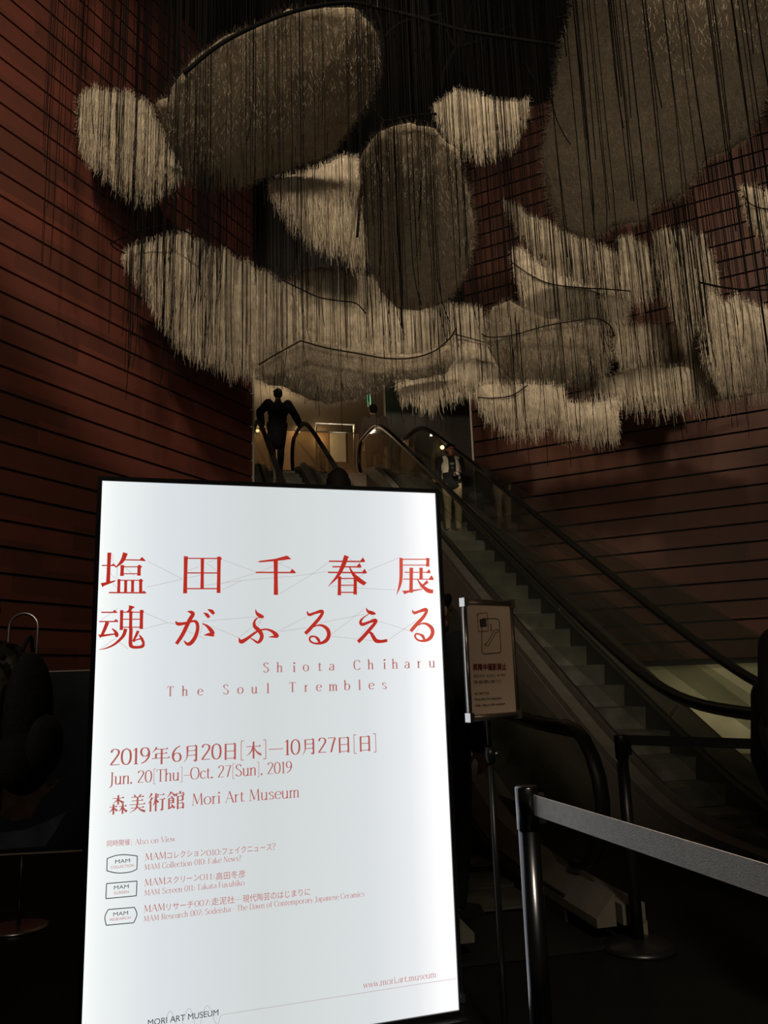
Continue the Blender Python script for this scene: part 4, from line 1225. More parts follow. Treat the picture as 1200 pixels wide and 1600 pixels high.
add('tall ragged boat on end against the red wall, threads drawn into points',
    [(1020, 366), (1040, 358), (1060, 360), (1075, 355), (1085, 372), (1095, 366), (1104, 395), (1112, 388), (1120, 440), (1108, 470), (1095, 520), (1100, 560), (1112, 606), (1098, 622), (1078, 570), (1062, 515), (1048, 480), (1036, 450), (1026, 405)], 10.0, 4, -22, 0.16, False, 15, hang=1.6)
add('greyish boat cut by the picture edge, dense threads hanging over the red wall',
    [(1104, 465), (1118, 458), (1130, 474), (1150, 460), (1170, 474), (1200, 482), (1250, 500), (1260, 560), (1240, 612), (1200, 612), (1150, 606), (1120, 600), (1098, 560), (1094, 510)], 9.3, 10, -24, 0.18, False, 16, hang=1.2)
add('bright sliver of a boat at the picture edge, beside the huge bottom',
    [(1158, 292), (1172, 294), (1185, 296), (1230, 310), (1250, 390), (1200, 382), (1180, 355), (1165, 330)], 9.5, 2, -20, 0.12, False, 17, frame=[([(1160, 315), (1175, 330), (1200, 336), (1235, 338)], 0.008)])
add('low pale boat with a long fringe combed down over the open red wall',
    [(895, 597), (920, 586), (950, 590), (1000, 572), (1050, 574), (1100, 572), (1130, 590), (1150, 616), (1125, 626), (1100, 618), (1060, 632), (1000, 628), (950, 618), (920, 606)], 10.2, 0, -18, 0.10, False, 18, hang=1.8)
add('small boxy boat in the dark gap under the second tusk-shaped boat',
    [(965, 512), (1000, 506), (1040, 505), (1045, 540), (1035, 560), (1000, 570), (970, 570), (960, 540)], 11.0, 4, -16, 0.14, False, 19)
add('lowest bright boat of all, with a squared end, above the man in white',
    [(745, 607), (760, 600), (800, 602), (840, 600), (880, 605), (885, 628), (920, 630), (945, 626), (966, 625), (966, 680), (930, 683), (890, 672), (860, 662), (835, 672), (800, 672), (770, 655), (750, 635)], 9.7, 8, -10, 0.14, False, 20, frame=[([(748, 625), (770, 626), (800, 622), (825, 606)], 0.008)])
add('dim woolly boat showing just below the tip of the shield-shaped bottom',
    [(600, 470), (690, 474), (742, 484), (752, 510), (715, 545), (650, 552), (600, 545), (592, 505)], 11.4, 0, 0, 0.10, False, 21)
add('faint brown boat with feathery lower edge deep behind the combed fringe',
    [(1010, 520), (1050, 515), (1090, 540), (1100, 575), (1060, 582), (1010, 575), (1000, 545)], 11.1, 10, -18, 0.10, True, 22)

# bare black boat frames of bent bar under the ceiling
def bare_frame(label, bars, depth, r, grow):
    P0_ = at(bars[0][0][0], bars[0][0][1], depth)
    root = empty('boat_frame', P0_, 0, label, 'boat frame', None)
    for bar in bars:
        c = catmull(bar, 6)
        pts = [at(x, y, depth + grow * ((x - bars[0][0][0]) / 400)) - P0_ for x, y in c]
        bm = B(); tube(bm, pts, r, 8); obj('bar', bm, MAT['cord'], root, True)
    top = at(*bars[0][len(bars[0]) // 2], depth + grow * 0.4)
    bm = B(); tube(bm, [top - P0_, Vector((top.x, top.y, CEIL)) - P0_], 0.006, 6); obj('hanging_wire', bm, MAT['black_metal'], root)
    return root


bare_frame('great black hoop of bent bar arching over the brownish boat bottom', [[(288, 114), (340, 72), (400, 40), (470, 15), (540, 4), (590, 12), (650, 27), (720, 47), (800, 60), (880, 72)]], 5.9, 0.018, 0.8)
bare_frame('black ribbed frame dropping from the hoop behind the shield-shaped boat', [[(588, 14), (598, 60), (596, 115), (584, 160), (600, 188), (640, 181), (682, 178)], [(598, 60), (630, 34), (690, 22)], [(600, 188), (580, 240), (565, 300), (558, 370)]], 9.2, 0.018, 0.4)
bare_frame('black forked steel frame against the ceiling beside the small bowl-shaped boat', [[(742, -10), (728, 40), (712, 75), (694, 110), (690, 140)], [(712, 75), (760, 60), (800, 40)], [(690, 30), (712, 75), (724, 60)], [(800, 40), (815, 90), (838, 130)]], 9.9, 0.026, 0.3)
bare_frame('thin black bracket of wire sticking out from the red wall above the notched boat', [[(172, 380), (215, 362), (264, 350)], [(172, 380), (180, 388), (195, 396)], [(264, 350), (300, 366)]], 8.8, 0.009, 0.3)
bare_frame('thin straight black bar crossing the red wall near the tall ragged boat', [[(1092, 441), (1130, 449), (1170, 453), (1230, 452)]], 9.4, 0.012, 0.2)
bare_frame('black wire loop hanging under the wedge-shaped boat by the dark opening', [[(442, 438), (470, 452), (500, 465), (530, 470), (556, 474), (572, 490)]], 9.9, 0.009, 0.2)

# ------------------------------------------------------------------ black cords
crd = random.Random(99)


def cord_mesh(end, r, jitter, seed_r):
    """a cord from the ceiling straight down to END, a little crooked, with a curl at its loose end; verts relative to its top"""
    L = CEIL - end.z
    zs = [0, L * 0.35, L * 0.6, L - 1.3, L - 0.8, L - 0.45, L - 0.22, L - 0.09, L]
    zs = sorted(set(max(0, z) for z in zs))
    V, F = [], []
    a = seed_r.uniform(0, 2 * PI); cu = seed_r.uniform(0.0, 0.07) * (seed_r.random() ** 2) * 2
    ph = seed_r.uniform(0, 6)
    n = len(zs)
    for i, z in enumerate(zs):
        t = max(0.0, 1 - (L - z) / 0.5)
        tail = max(0.0, 1 - (L - z) / 2.2)
        x = jitter * math.sin(ph + z * 3.1) * tail + cu * math.cos(a) * t * t
        y = jitter * math.cos(ph * 1.7 + z * 2.3) * tail + cu * math.sin(a) * t * t
        for k in range(3):
            q = 2 * PI * k / 3
            V.append(Vector((x + r * math.cos(q), y + r * math.sin(q), -z)))
    for i in range(n - 1):
        for k in range(3):
            F.append([3 * i + k, 3 * i + (k + 1) % 3, 3 * i + 3 + (k + 1) % 3, 3 * i + 3 + k])
    F.append([3 * n - 3, 3 * n - 2, 3 * n - 1])
    return V, F


WEIGHT = [24, 60, 36, 55, 14, 40, 95, 70, 45, 22, 22, 34, 26, 40, 30, 26, 8, 24, 8, 26, 20, 4]
cords = []
for bi, (h, w) in enumerate(zip(BOATS, WEIGHT)):
    xs = [p[0] for p in h.px]; ys = [p[1] for p in h.px]
    for _ in range(w):
        x = crd.uniform(max(min(xs), -20) + 3, min(max(xs), 1230) - 3)
        y = crd.uniform(max(min(ys), 60), max(ys) + 55)
        if bi in (1, 3, 5): y = max(y, crd.uniform(max(min(ys), 60), max(ys) + 55))
        P = h.depth_at(x, min(max(y, min(ys)), max(ys)))
        d = min(max(P.y, 4.5), 11.6) - crd.uniform(0.22, 0.9)
        if bi in (1, 3, 5):                                        # clear of the near end of a boat that lies flat overhead
            d = max(4.3, min(h.world(*p).y for p in h.poly) - crd.uniform(0.1, 1.0))
        e = at(x, y, d)
        if e.z < CEIL - 1.5: cords.append((e, d))
for x0, x1, y0, y1, n, d0, d1 in ((60, 200, 150, 420, 26, 7.6, 8.4), (200, 400, 420, 640, 46, 8.6, 9.6), (150, 330, 380, 560, 18, 8.3, 8.9), (700, 850, 120, 480, 26, 9.5, 11.2), (1040, 1200, 300, 660, 34, 8.4, 10.0), (880, 1200, 600, 690, 18, 9.0, 10.0), (300, 420, 300, 420, 18, 9.0, 9.6), (420, 560, 300, 420, 20, 9.4, 10.4), (560, 860, 60, 260, 30, 8.0, 10.0)):
    for _ in range(n):
        x = crd.uniform(x0, x1); y = crd.uniform(y0, y1); d = crd.uniform(d0, d1)
        e = at(x, y, d)
        if e.z < CEIL - 1.5: cords.append((e, d))
# keep clear of the clad walls
nl = Vector((math.cos(math.radians(26)), -math.sin(math.radians(26)), 0))
nr = Vector((-math.cos(math.radians(-62)), math.sin(math.radians(-62)), 0))
cords = [(e, d) for e, d in cords if (e - cl).dot(nl) > 0.15 and (e - cr).dot(nr) > 0.15]
cords.sort(key=lambda c: -(CEIL - c[0].z) / c[1])
for i, (e, d) in enumerate(cords[:300]):
    V, F = cord_mesh(e, crd.uniform(0.0028, 0.0052), crd.uniform(0.002, 0.012), crd)
    o = raw('hanging_cord', V, F, MAT['cord'])
    o.location = (e.x, e.y, CEIL)
    tag(o, 'thin black cord hanging straight down among the woolly boats', 'cord', 'black cords hanging among the boats')
V, F = [], []
for e, d in cords[300:]:
    v, f = cord_mesh(e, crd.uniform(0.0028, 0.0048), crd.uniform(0.002, 0.012), crd)
    b = len(V)
    V += [q + Vector((e.x, e.y, CEIL)) for q in v]; F += [[i + b for i in g] for g in f]
o = raw('cord_curtain', V, F, MAT['cord'])
tag(o, 'dense curtain of many more thin black cords around the boats', 'cords', kind='stuff')
print('cords', len(cords))

# ------------------------------------------------------------------ people
def ellipsoid(bm, c, r, R=None, seg=14):
    M = Matrix.Translation(Vector(c)) @ (R.to_4x4() if R else Matrix()) @ Matrix.Diagonal((*r, 1))
    bmesh.ops.create_uvsphere(bm, u_segments=seg, v_segments=max(8, seg // 2 + 2), radius=1.0, matrix=M)


def limb(bm, *joints, n=12):
    """tapering limb through (point, radius) joints, rounded at the joints"""
    for p, r in joints: ellipsoid(bm, p, (r, r, r), None, n)
    for (a, ra), (b, rb) in zip(joints, joints[1:]):
        a, b = Vector(a), Vector(b)
        ax = b - a
        if ax.length < 1e-4: continue
        M = Matrix.Translation((a + b) / 2) @ ax.to_track_quat('Z', 'Y').to_matrix().to_4x4()
        bmesh.ops.create_cone(bm, cap_ends=True, segments=n, radius1=ra, radius2=rb, depth=ax.length, matrix=M)


def fuse(name, bm, m, parent, voxel=0.009, smooth=4):
    """melt the overlapping solids of bm into one continuous skin"""
    me = bpy.data.meshes.new(name)
    bm.to_mesh(me); bm.free()
    t = bpy.data.objects.new(name + '_raw', me)
    COL.objects.link(t)
    md = t.modifiers.new('r', 'REMESH'); md.mode = 'VOXEL'; md.voxel_size = voxel
    sm = t.modifiers.new('s', 'SMOOTH'); sm.iterations = smooth; sm.factor = 0.5
    bpy.context.view_layer.update()
    out = bpy.data.meshes.new_from_object(t.evaluated_get(bpy.context.evaluated_depsgraph_get()))
    bpy.data.objects.remove(t)
    out.name = name
    for p in out.polygons: p.use_smooth = True
    return link_mesh(name, out, m, parent)


def hand(bm, w, d, side, curl, palm_n):
    """palm, four bent fingers of unequal length and a thumb; d the hand's direction, palm_n out of the palm"""
    d = Vector(d).normalized(); w = Vector(w)
    n = Vector(palm_n); n = (n - d * n.dot(d)).normalized()
    s = d.cross(n) * side
    R = Matrix((s, d, n)).transposed()
    ellipsoid(bm, w + d * 0.045, (0.040, 0.052, 0.016), R, 12)
    for k, (off, ln) in enumerate(((-0.029, 0.072), (-0.010, 0.082), (0.010, 0.076), (0.028, 0.058))):
        p0 = w + d * 0.082 + s * off
        a1 = curl * 0.7; a2 = curl * 1.6
        p1 = p0 + (d * math.cos(a1) + n * math.sin(a1)) * ln * 0.5
        p2 = p1 + (d * math.cos(a2) + n * math.sin(a2)) * ln * 0.5
        limb(bm, (p0, 0.0098), (p1, 0.009), (p2, 0.0078), n=8)
    t0 = w + d * 0.028 - s * 0.034
    t1 = t0 + (d * 0.6 - s * 0.75 + n * 0.3).normalized() * 0.038
    t2 = t1 + (d * 0.85 - s * 0.2 + n * 0.5).normalized() * 0.03
    limb(bm, (t0, 0.013), (t1, 0.011), (t2, 0.0085), n=8)


def person(label, loc, heading, H, pose, top, trousers, hair, shoes='cloth_black', skin='skin', face=True, coat=0.0, woman=False):
    """heading: the way the person faces (radians clockwise from +Y); pose holds elbows, wrists, hand directions, feet, head turn; all lengths are for a height of 1.70"""
    k = H / 1.70
    root = empty('person', loc, -heading, label, 'person')
    root.scale = (k, k, k)
    lean = Vector(pose.get('lean', (0, 0, 0)))                     # shift of the chest from above the hips
    hip = Vector((0, 0, 0.92)) + Vector(pose.get('hip', (0, 0, 0)))
    chest = Vector((0, 0, 1.24)) + lean * 0.8
    neck = Vector((0, -0.01, 1.44)) + lean
    headc = Vector((0, 0.015, 1.585)) + lean + Vector(pose.get('head', (0, 0, 0)))
    sw = 0.165 if woman else 0.19
    Rh = Matrix.Rotation(pose.get('turn', 0.0), 3, 'Z') @ Matrix.Rotation(pose.get('nod', 0.0), 3, 'X')
    J = {}
    for sd, nm in ((-1, 'l'), (1, 'r')):
        J['sh' + nm] = Vector((sd * sw, -0.005, 1.395)) + lean
        J['el' + nm] = Vector(pose.get('el' + nm, (sd * 0.25, -0.03, 1.12)))
        J['wr' + nm] = Vector(pose.get('wr' + nm, (sd * 0.25, 0.05, 0.87)))
        J['hp' + nm] = hip + Vector((sd * 0.09, 0, -0.02))
        J['kn' + nm] = Vector(pose.get('kn' + nm, (sd * 0.10, 0.025, 0.49)))
        J['an' + nm] = Vector(pose.get('an' + nm, (sd * 0.10, -0.02, 0.085)))

    def torso(bm, g):
        c = hip + Vector((0, 0, 0.03))
        ellipsoid(bm, c, (0.165 + g, 0.115 + g, 0.13))
        ellipsoid(bm, (c + chest) / 2, (0.140 + g, 0.10 + g, 0.17))
        ellipsoid(bm, chest, (0.160 + g, 0.115 + g, 0.19))
        ellipsoid(bm, chest + Vector((0, 0, 0.115)) + lean * 0.2, (sw - 0.01 + g, 0.085 + g, 0.075))

    def arms(bm, g, upto=1.0, nm_='lr'):
        for nm in nm_:
            a, e, w = J['sh' + nm], J['el' + nm], J['wr' + nm]
            limb(bm, (a, 0.058 + g), (a.lerp(e, .5), 0.048 + g), (e, 0.040 + g), (e.lerp(w, .35), 0.041 + g), (e.lerp(w, upto), 0.030 + g))

    def legs(bm, g, upto=1.0):
        for nm in 'lr':
            h, n_, a = J['hp' + nm], J['kn' + nm], J['an' + nm]
            limb(bm, (h, 0.095 + g), (h.lerp(n_, .5), 0.078 + g), (n_, 0.056 + g), (n_.lerp(a, .35), 0.058 + g), (n_.lerp(a, upto), 0.040 + g))
    # one continuous body under the clothes
    bm = B()
    torso(bm, -0.012); arms(bm, -0.008); legs(bm, -0.010)
    limb(bm, (neck - Vector((0, 0, .04)), 0.058), (neck + Vector((0, 0.008, 0.06)), 0.052), (headc - Vector((0, .01, .04)), 0.054))

    def hp(x, y, z): return headc + Rh @ Vector((x, y, z))
    ellipsoid(bm, hp(0, -0.008, 0.022), (0.075, 0.094, 0.092), Rh, 20)
    ellipsoid(bm, hp(0, 0.018, -0.045), (0.056, 0.066, 0.072), Rh, 16)
    ellipsoid(bm, hp(0, 0.062, -0.088), (0.026, 0.022, 0.022), Rh, 10)      # chin
    limb(bm, (hp(0, 0.080, 0.018), 0.009), (hp(0, 0.103, -0.022), 0.0125), n=8)   # nose
    ellipsoid(bm, hp(0, 0.078, -0.058), (0.024, 0.012, 0.011), Rh, 8)       # lips
    ellipsoid(bm, hp(0, 0.070, 0.034), (0.055, 0.018, 0.012), Rh, 8)        # brow
    for sd in (-1, 1):
        ellipsoid(bm, hp(sd * 0.078, -0.005, 0.0), (0.011, 0.022, 0.033), Rh, 8)
        ellipsoid(bm, hp(sd * 0.036, 0.058, -0.022), (0.022, 0.020, 0.018), Rh, 8)
    for nm, sd in (('l', -1), ('r', 1)):
        w = J['wr' + nm]
        d = pose.get('hd' + nm, (w - J['el' + nm]))
        hand(bm, w, d, sd, pose.get('curl', 0.45), pose.get('pn' + nm, (-sd, 0.1, 0)))
        a = J['an' + nm]
        limb(bm, (a, 0.036), (Vector((a.x, a.y - 0.03, a.z - 0.045)), 0.034), (Vector((a.x, a.y + 0.13, a.z - 0.055)), 0.026))
    body = fuse('body', bm, MAT[skin], root, 0.0075, 3)
    if face:
        for sd in (-1, 1):
            bm = B(); ellipsoid(bm, hp(sd * 0.033, 0.078, 0.012), (0.013, 0.009, 0.007), Rh, 10); obj('eye', bm, MAT['eye'], body, True)
    bm = B(); legs(bm, 0.012, 0.97); ellipsoid(bm, hip + Vector((0, 0, 0.0)), (0.172, 0.122, 0.12)); fuse('trousers', bm, MAT[trousers], root, 0.011, 5)
    bm = B(); torso(bm, 0.016 + coat * 0.4); arms(bm, 0.013 + coat * 0.3, 0.97)
    if coat:
        limb(bm, (hip + Vector((0, 0, .05)), 0.15), (hip + Vector((0, 0, -coat * 4)), 0.15))
    limb(bm, (neck - Vector((0, 0, .05)), 0.075), (neck + Vector((0, 0, 0.012)), 0.064))
    topo = fuse('top', bm, MAT[top], root, 0.011, 5)
    for nm in 'lr':
        a = J['an' + nm]
        bm = B(); limb(bm, (Vector((a.x, a.y - 0.035, a.z - 0.04)), 0.040), (Vector((a.x, a.y + 0.05, a.z - 0.045)), 0.043), (Vector((a.x, a.y + 0.135, a.z - 0.055)), 0.033))
        box(bm, (a.x - 0.042, a.y - 0.08, a.z - 0.085), (a.x + 0.042, a.y + 0.165, a.z - 0.062))
        fuse('shoe', bm, MAT[shoes], root, 0.010, 3)
    bm = B()
    ellipsoid(bm, hp(0, -0.022, 0.040), (0.085, 0.098, 0.090), Rh, 18)
    ellipsoid(bm, hp(0, -0.050, 0.0), (0.084, 0.070, 0.085), Rh, 16)
    for i in range(14):
        a = -1.2 + 2.4 * i / 13
        ellipsoid(bm, hp(0.078 * math.sin(a), 0.060 * math.cos(a) + 0.006, 0.082 - 0.018 * abs(math.sin(a * 3))), (0.020, 0.022, 0.026), Rh, 8)
    if hair == 'long':
        limb(bm, (hp(0, -0.055, 0.03), 0.088), (hp(0, -0.075, -0.12), 0.088), (hp(0, -0.085, -0.30), 0.080), (hp(0, -0.085, -0.40), 0.055), n=16)
        for sd in (-1, 1): limb(bm, (hp(sd * 0.070, -0.01, 0.02), 0.035), (hp(sd * 0.085, -0.02, -0.12), 0.036), (hp(sd * 0.095, -0.02, -0.27), 0.026))
    fuse('hair', bm, MAT['hair_black'], root, 0.010, 3)
    root['headc'] = [headc.x, headc.y, headc.z]
    return root


def esc_at(esc_off, y, x=0.0):
    """a point on a step of the escalator whose centre lies esc_off across"""
    kk = math.floor((y - (1.569 - 0.352 * 7)) / 0.352)
    z = zprof(1.569 - 0.352 * 7 + 0.352 * kk)
    return ESC_M @ Vector((esc_off + x, y, z + 0.006))


UPH = AZ                      # heading of those who ride up
DNH = AZ + PI
# man in a white open waistcoat riding down
yv = 1.569 + 0.352 * 12 + 0.17
man_loc = esc_at(0.0, yv, 0.02)
HM = 1.36
man = person('man in an open white waistcoat and khaki trousers, riding down with a camera', man_loc, DNH + 0.1, HM,
             dict(ell=(-0.255, -0.06, 1.10), wrl=(-0.13, 0.19, 1.10), hdl=(0.75, 0.45, 0.05), pnl=(0, 0.2, -1), elr=(0.27, -0.05, 1.12), wrr=(0.33, 0.16, 0.98), hdr=(0.3, 1, -0.25), pnr=(0, 0, -1), nod=-0.08, turn=0.15, curl=0.6),
             'cloth_black', 'cloth_khaki', 'short', 'shoe_tan', 'skin_tan')
vb = B()
ellipsoid(vb, (0, 0, 1.24), (0.195, 0.150, 0.22)); ellipsoid(vb, (0, 0, 1.08), (0.190, 0.148, 0.16)); ellipsoid(vb, (0, 0, 1.36), (0.185, 0.115, 0.085))
for sd in (-1, 1): limb(vb, (Vector((sd * 0.10, 0.0, 1.43)), 0.05), (Vector((sd * 0.17, 0, 1.40)), 0.052))
vo = fuse('waistcoat', vb, MAT['cloth_white'], man, 0.011, 4)
bm = B(); bm.from_mesh(vo.data)                                   # cut the open front, the hem and the arm holes
kill = [v for v in bm.verts if (v.co.y > 0.02 and abs(v.co.x) < 0.062 + max(0, 1.2 - v.co.z) * 0.25) or v.co.z < 1.02 + (0.10 if v.co.x > 0 else -0.07) * (v.co.y > 0) or abs(v.co.x) > 0.205 or (Vector((v.co.x, v.co.y, 0)).length < 0.085 and v.co.z > 1.40)]
bmesh.ops.delete(bm, geom=kill, context='VERTS')
bmesh.ops.solidify(bm, geom=bm.faces[:], thickness=0.008)
bm.to_mesh(vo.data); bm.free()
tag(vo, 'open white waistcoat')
bm = B(); 
for z, w in ((1.30, 0.050), (1.275, 0.042), (1.21, 0.026)):
    ellipsoid(bm, (0.0, 0.128, z), (w, 0.016, 0.010), None, 10)
tag(obj('shirt_print', bm, MAT['print_grey'], man, True), 'pale printed marks on the chest')
bm = B(); ellipsoid(bm, (0, 0.0, 0.95), (0.192, 0.140, 0.13)); ellipsoid(bm, (0.0, 0.02, 0.87), (0.165, 0.125, 0.08)); fuse('shirt_hem', bm, MAT['cloth_black'], man, 0.011, 3)
Mm = Matrix.Translation(man_loc) @ Matrix.Rotation(-(DNH + 0.1), 4, 'Z') @ Matrix.Scale(HM / 1.70, 4)
cp = Mm @ Vector((-0.045, 0.235, 1.055))
kam = empty('compact_camera', cp, -(DNH + 0.1), 'black camera held against the chest of the man in the white waistcoat', 'camera')
kam.scale = (0.8, 0.8, 0.8)
bm = B(); box(bm, (-0.06, -0.022, -0.038), (0.06, 0.022, 0.038)); box(bm, (-0.025, -0.018, 0.038), (0.025, 0.018, 0.055)); obj('body', bm, MAT['black_metal'], kam, bevel=0.006)
bm = B(); tube(bm, [(0, 0.02, -0.004), (0, 0.045, -0.004), (0, 0.075, -0.004)], 0.028, 14); ln = obj('lens', bm, MAT['black_metal'], kam, True)
bm = B(); tube(bm, [(0, 0.072, -0.004), (0, 0.078, -0.004)], 0.029, 14); obj('lens_ring', bm, MAT['chrome'], ln)
bm = B(); tube(bm, [(-0.06, 0, 0.03), (-0.10, -0.06, 0.20), (-0.07, -0.17, 0.40)], 0.006, 6); tube(bm, [(0.06, 0, 0.03), (0.11, -0.06, 0.20), (0.10, -0.17, 0.40)], 0.006, 6); obj('strap', bm, MAT['cloth_black'], kam, True)

# those riding up on the hidden escalator
yl = 9.05
ml = esc_at(-2.22, yl, -0.04)
person('man in black seen from behind, riding up with a hand on each handrail', ml, UPH - 0.05, 1.64,
       dict(ell=(-0.34, -0.06, 1.17), wrl=(-0.28, 0.10, 0.98), hdl=(0, 1, -.1), pnl=(0, 0, -1), elr=(0.34, 0.02, 1.20), wrr=(0.46, 0.14, 1.04), hdr=(.3, 1, -.1), pnr=(0, 0, -1), lean=(0.03, 0.06, 0), anl=(-0.08, -0.02, 0.085), anr=(0.06, 0.05, 0.085), knr=(0.08, 0.06, 0.49), curl=0.5),
       'cloth_black', 'cloth_navy', 'short', coat=0.075)
hd = local_y_plane(528, 726, 2.6)
yw = 2.6
wl = esc_at(-2.22, yw, hd.x + 2.22)
Hw = (ESC_M @ hd).z - wl.z
person('woman with long dark hair riding up, only head and shoulders above the light box', wl, UPH + 0.15, Hw * 0.975,
       dict(elr=(0.30, 0.0, 1.12), wrr=(0.30, 0.22, 1.05)), 'cloth_black', 'cloth_navy', 'long', woman=True)
hd = local_y_plane(583, 634, 10.4)
pl = ESC_M @ Vector((hd.x, 10.4, Z_TOP + 0.02))
person('person in brown seen through the glass on the upper landing', pl, UPH + 0.1, min(1.78, max(1.2, hd.z - Z_TOP)),
       dict(), 'cloth_brown', 'cloth_brown', 'short', coat=0.03)

# standing on the floor
def stand(px, py_top, depth, H):
    p = at(px, py_top, depth)
    return Vector((p.x, p.y, 0.0))


def fit_depth(px, py_top, H):
    d = ray(px, py_top)
    k = (H - H_CAM) / d.z
    return Vector((d.x * k, d.y * k, 0))


person('person in dark clothes half hidden behind the edge of the light box', fit_depth(677, 921, 1.76) , 0.9, 1.745,
       dict(), 'cloth_navy', 'cloth_navy', 'short', coat=0.03)
person('dark figure in black standing at the picture edge by the escalator foot', fit_depth(1226, 968, 1.43), 1.5, 1.405,
       dict(), 'cloth_black', 'cloth_black', 'long', coat=0.05)
sp = at(-44, 985, 3.3)
person('person in a grey coat cut by the frame edge, a black backpack on the back', Vector((sp.x, sp.y, 0)), -1.45, 1.70,
       dict(), 'cloth_grey', 'cloth_black', 'short', coat=0.04)
bp = empty('backpack', Vector((sp.x + 0.235, sp.y + 0.03, 0.95)), 1.45, 'black backpack worn by the person in the grey coat', 'backpack')
bm = B(); ellipsoid(bm, (0, 0, 0.22), (0.14, 0.075, 0.25), None, 18); ellipsoid(bm, (0, 0, 0.06), (0.155, 0.09, 0.15), None, 16); fuse('bag', bm, MAT['cloth_black'], bp, 0.012, 4)
bm = B(); ellipsoid(bm, (0, -0.075, 0.10), (0.115, 0.05, 0.12), None, 14); obj('front_pocket', bm, MAT['cloth_navy'], bp, True)
for sd in (-1, 1):
    bm = B(); tube(bm, catmull([(sd * 0.09, 0.06, 0.44), (sd * 0.11, 0.16, 0.50), (sd * 0.12, 0.30, 0.44), (sd * 0.14, 0.30, 0.24), (sd * 0.14, 0.10, 0.06)], 5), 0.012, 6); obj('strap', bm, MAT['cloth_black'], bp, True)
bm = B(); tube(bm, catmull([(-0.04, 0.02, 0.47), (0, 0.01, 0.53), (0.04, 0.02, 0.47)], 5), 0.008, 6); obj('handle', bm, MAT['cloth_black'], bp, True)

# ------------------------------------------------------------------ small sign on a pole
D1 = 3.02
tlp, blp = at(722, 935, D1), at(729, 1128, D1)
hgt = tlp.z - blp.z
lo, hi = 2.5, 4.5
for _ in range(40):
    mid = (lo + hi) / 2
    if at(798, 942, mid).z - at(805, 1125, mid).z < hgt: lo = mid
    else: hi = mid
trp = at(800, 942, lo)
u = Vector((trp.x - tlp.x, trp.y - tlp.y, 0))
SW_ = u.length
ps_rz = math.atan2(u.y, u.x)
cz = blp.z
base_c = (Vector((tlp.x, tlp.y, 0)) + Vector((trp.x, trp.y, 0))) / 2
ps = empty('poster_sign', base_c, ps_rz, 'small brown framed notice on a black pole with an escalator pictogram', 'sign')
w2 = SW_ / 2
PS_M = Matrix(((1, 0, 0, -w2), (0, 0, -1, 0), (0, 1, 0, cz), (0, 0, 0, 1)))
PP = Panel(Vector((tlp.x, tlp.y, cz)), u)
fr = 0.024
bm = B(); box(bm, (-w2 + 0.01, -0.002, cz + 0.01), (w2 - 0.01, 0.012, cz + hgt - 0.01)); obj('paper', bm, MAT['paper'], ps)
for z in (cz + fr / 2, cz + hgt - fr / 2):
    bm = B(); tube(bm, [(-w2 + 0.012, 0, z), (w2 - 0.012, 0, z)], fr / 2, 12); obj('snap_rail', bm, MAT['frame_brown'], ps, True)
for sd, m in ((-1, 'steel'), (1, 'frame_brown')):
    bm = B(); tube(bm, [(sd * (w2 - 0.009), 0, cz + 0.02), (sd * (w2 - 0.009), 0, cz + hgt - 0.02)], 0.0095, 10); obj('side_rail', bm, MAT[m], ps, True)
    for z in (cz + 0.014, cz + hgt - 0.014):
        bm = B(); box(bm, (sd * (w2 - 0.009) - 0.011, -0.013, z - 0.016), (sd * (w2 - 0.009) + 0.011, 0.014, z + 0.016))
        tag(obj('corner_cap', bm, MAT['chrome' if sd < 0 else 'frame_brown'], ps, bevel=0.004), 'bright chrome corner' if sd < 0 else None)
bm = B(); box(bm, (-w2 + 0.01, 0.012, cz + 0.01), (w2 - 0.01, 0.02, cz + hgt - 0.01)); obj('back_board', bm, MAT['black_metal'], ps)
bm = B(); tube(bm, [(0, 0.035, 0.02), (0, 0.035, cz - 0.12)], 0.0125, 12); obj('pole', bm, MAT['black_metal'], ps, True)
bm = B(); tube(bm, [(0, 0.035, cz - 0.14), (0, 0.035, cz + 0.10)], 0.0095, 12); obj('upper_pole', bm, MAT['black_metal'], ps, True)
bm = B(); tube(bm, [(0, 0.035, cz - 0.155), (0, 0.035, cz - 0.10)], 0.020, 14); cl_ = obj('clamp', bm, MAT['black_metal'], ps, True)
bm = B(); tube(bm, [(0.018, 0.03, cz - 0.125), (0.034, 0.022, cz - 0.125)], 0.007, 8); obj('clamp_knob', bm, MAT['steel'], cl_, True)
bm = B(); lathe(bm, [(0.15, 0.0), (0.15, 0.012), (0.12, 0.02), (0.02, 0.03), (0.018, 0.05)], 32, (0, 0.035)); obj('base', bm, MAT['steel'], ps, True)
pk = Ink()


def pline(pts, w, closed=False, crv=False):
    pts = [PP.uv(*p) for p in pts]
    if closed: pts = pts + [pts[0]]
    if crv: pts = catmull(pts, 5)
    for a, b in zip(pts[:-1], pts[1:]): pk.stroke([(*a, w), (*b, w)])


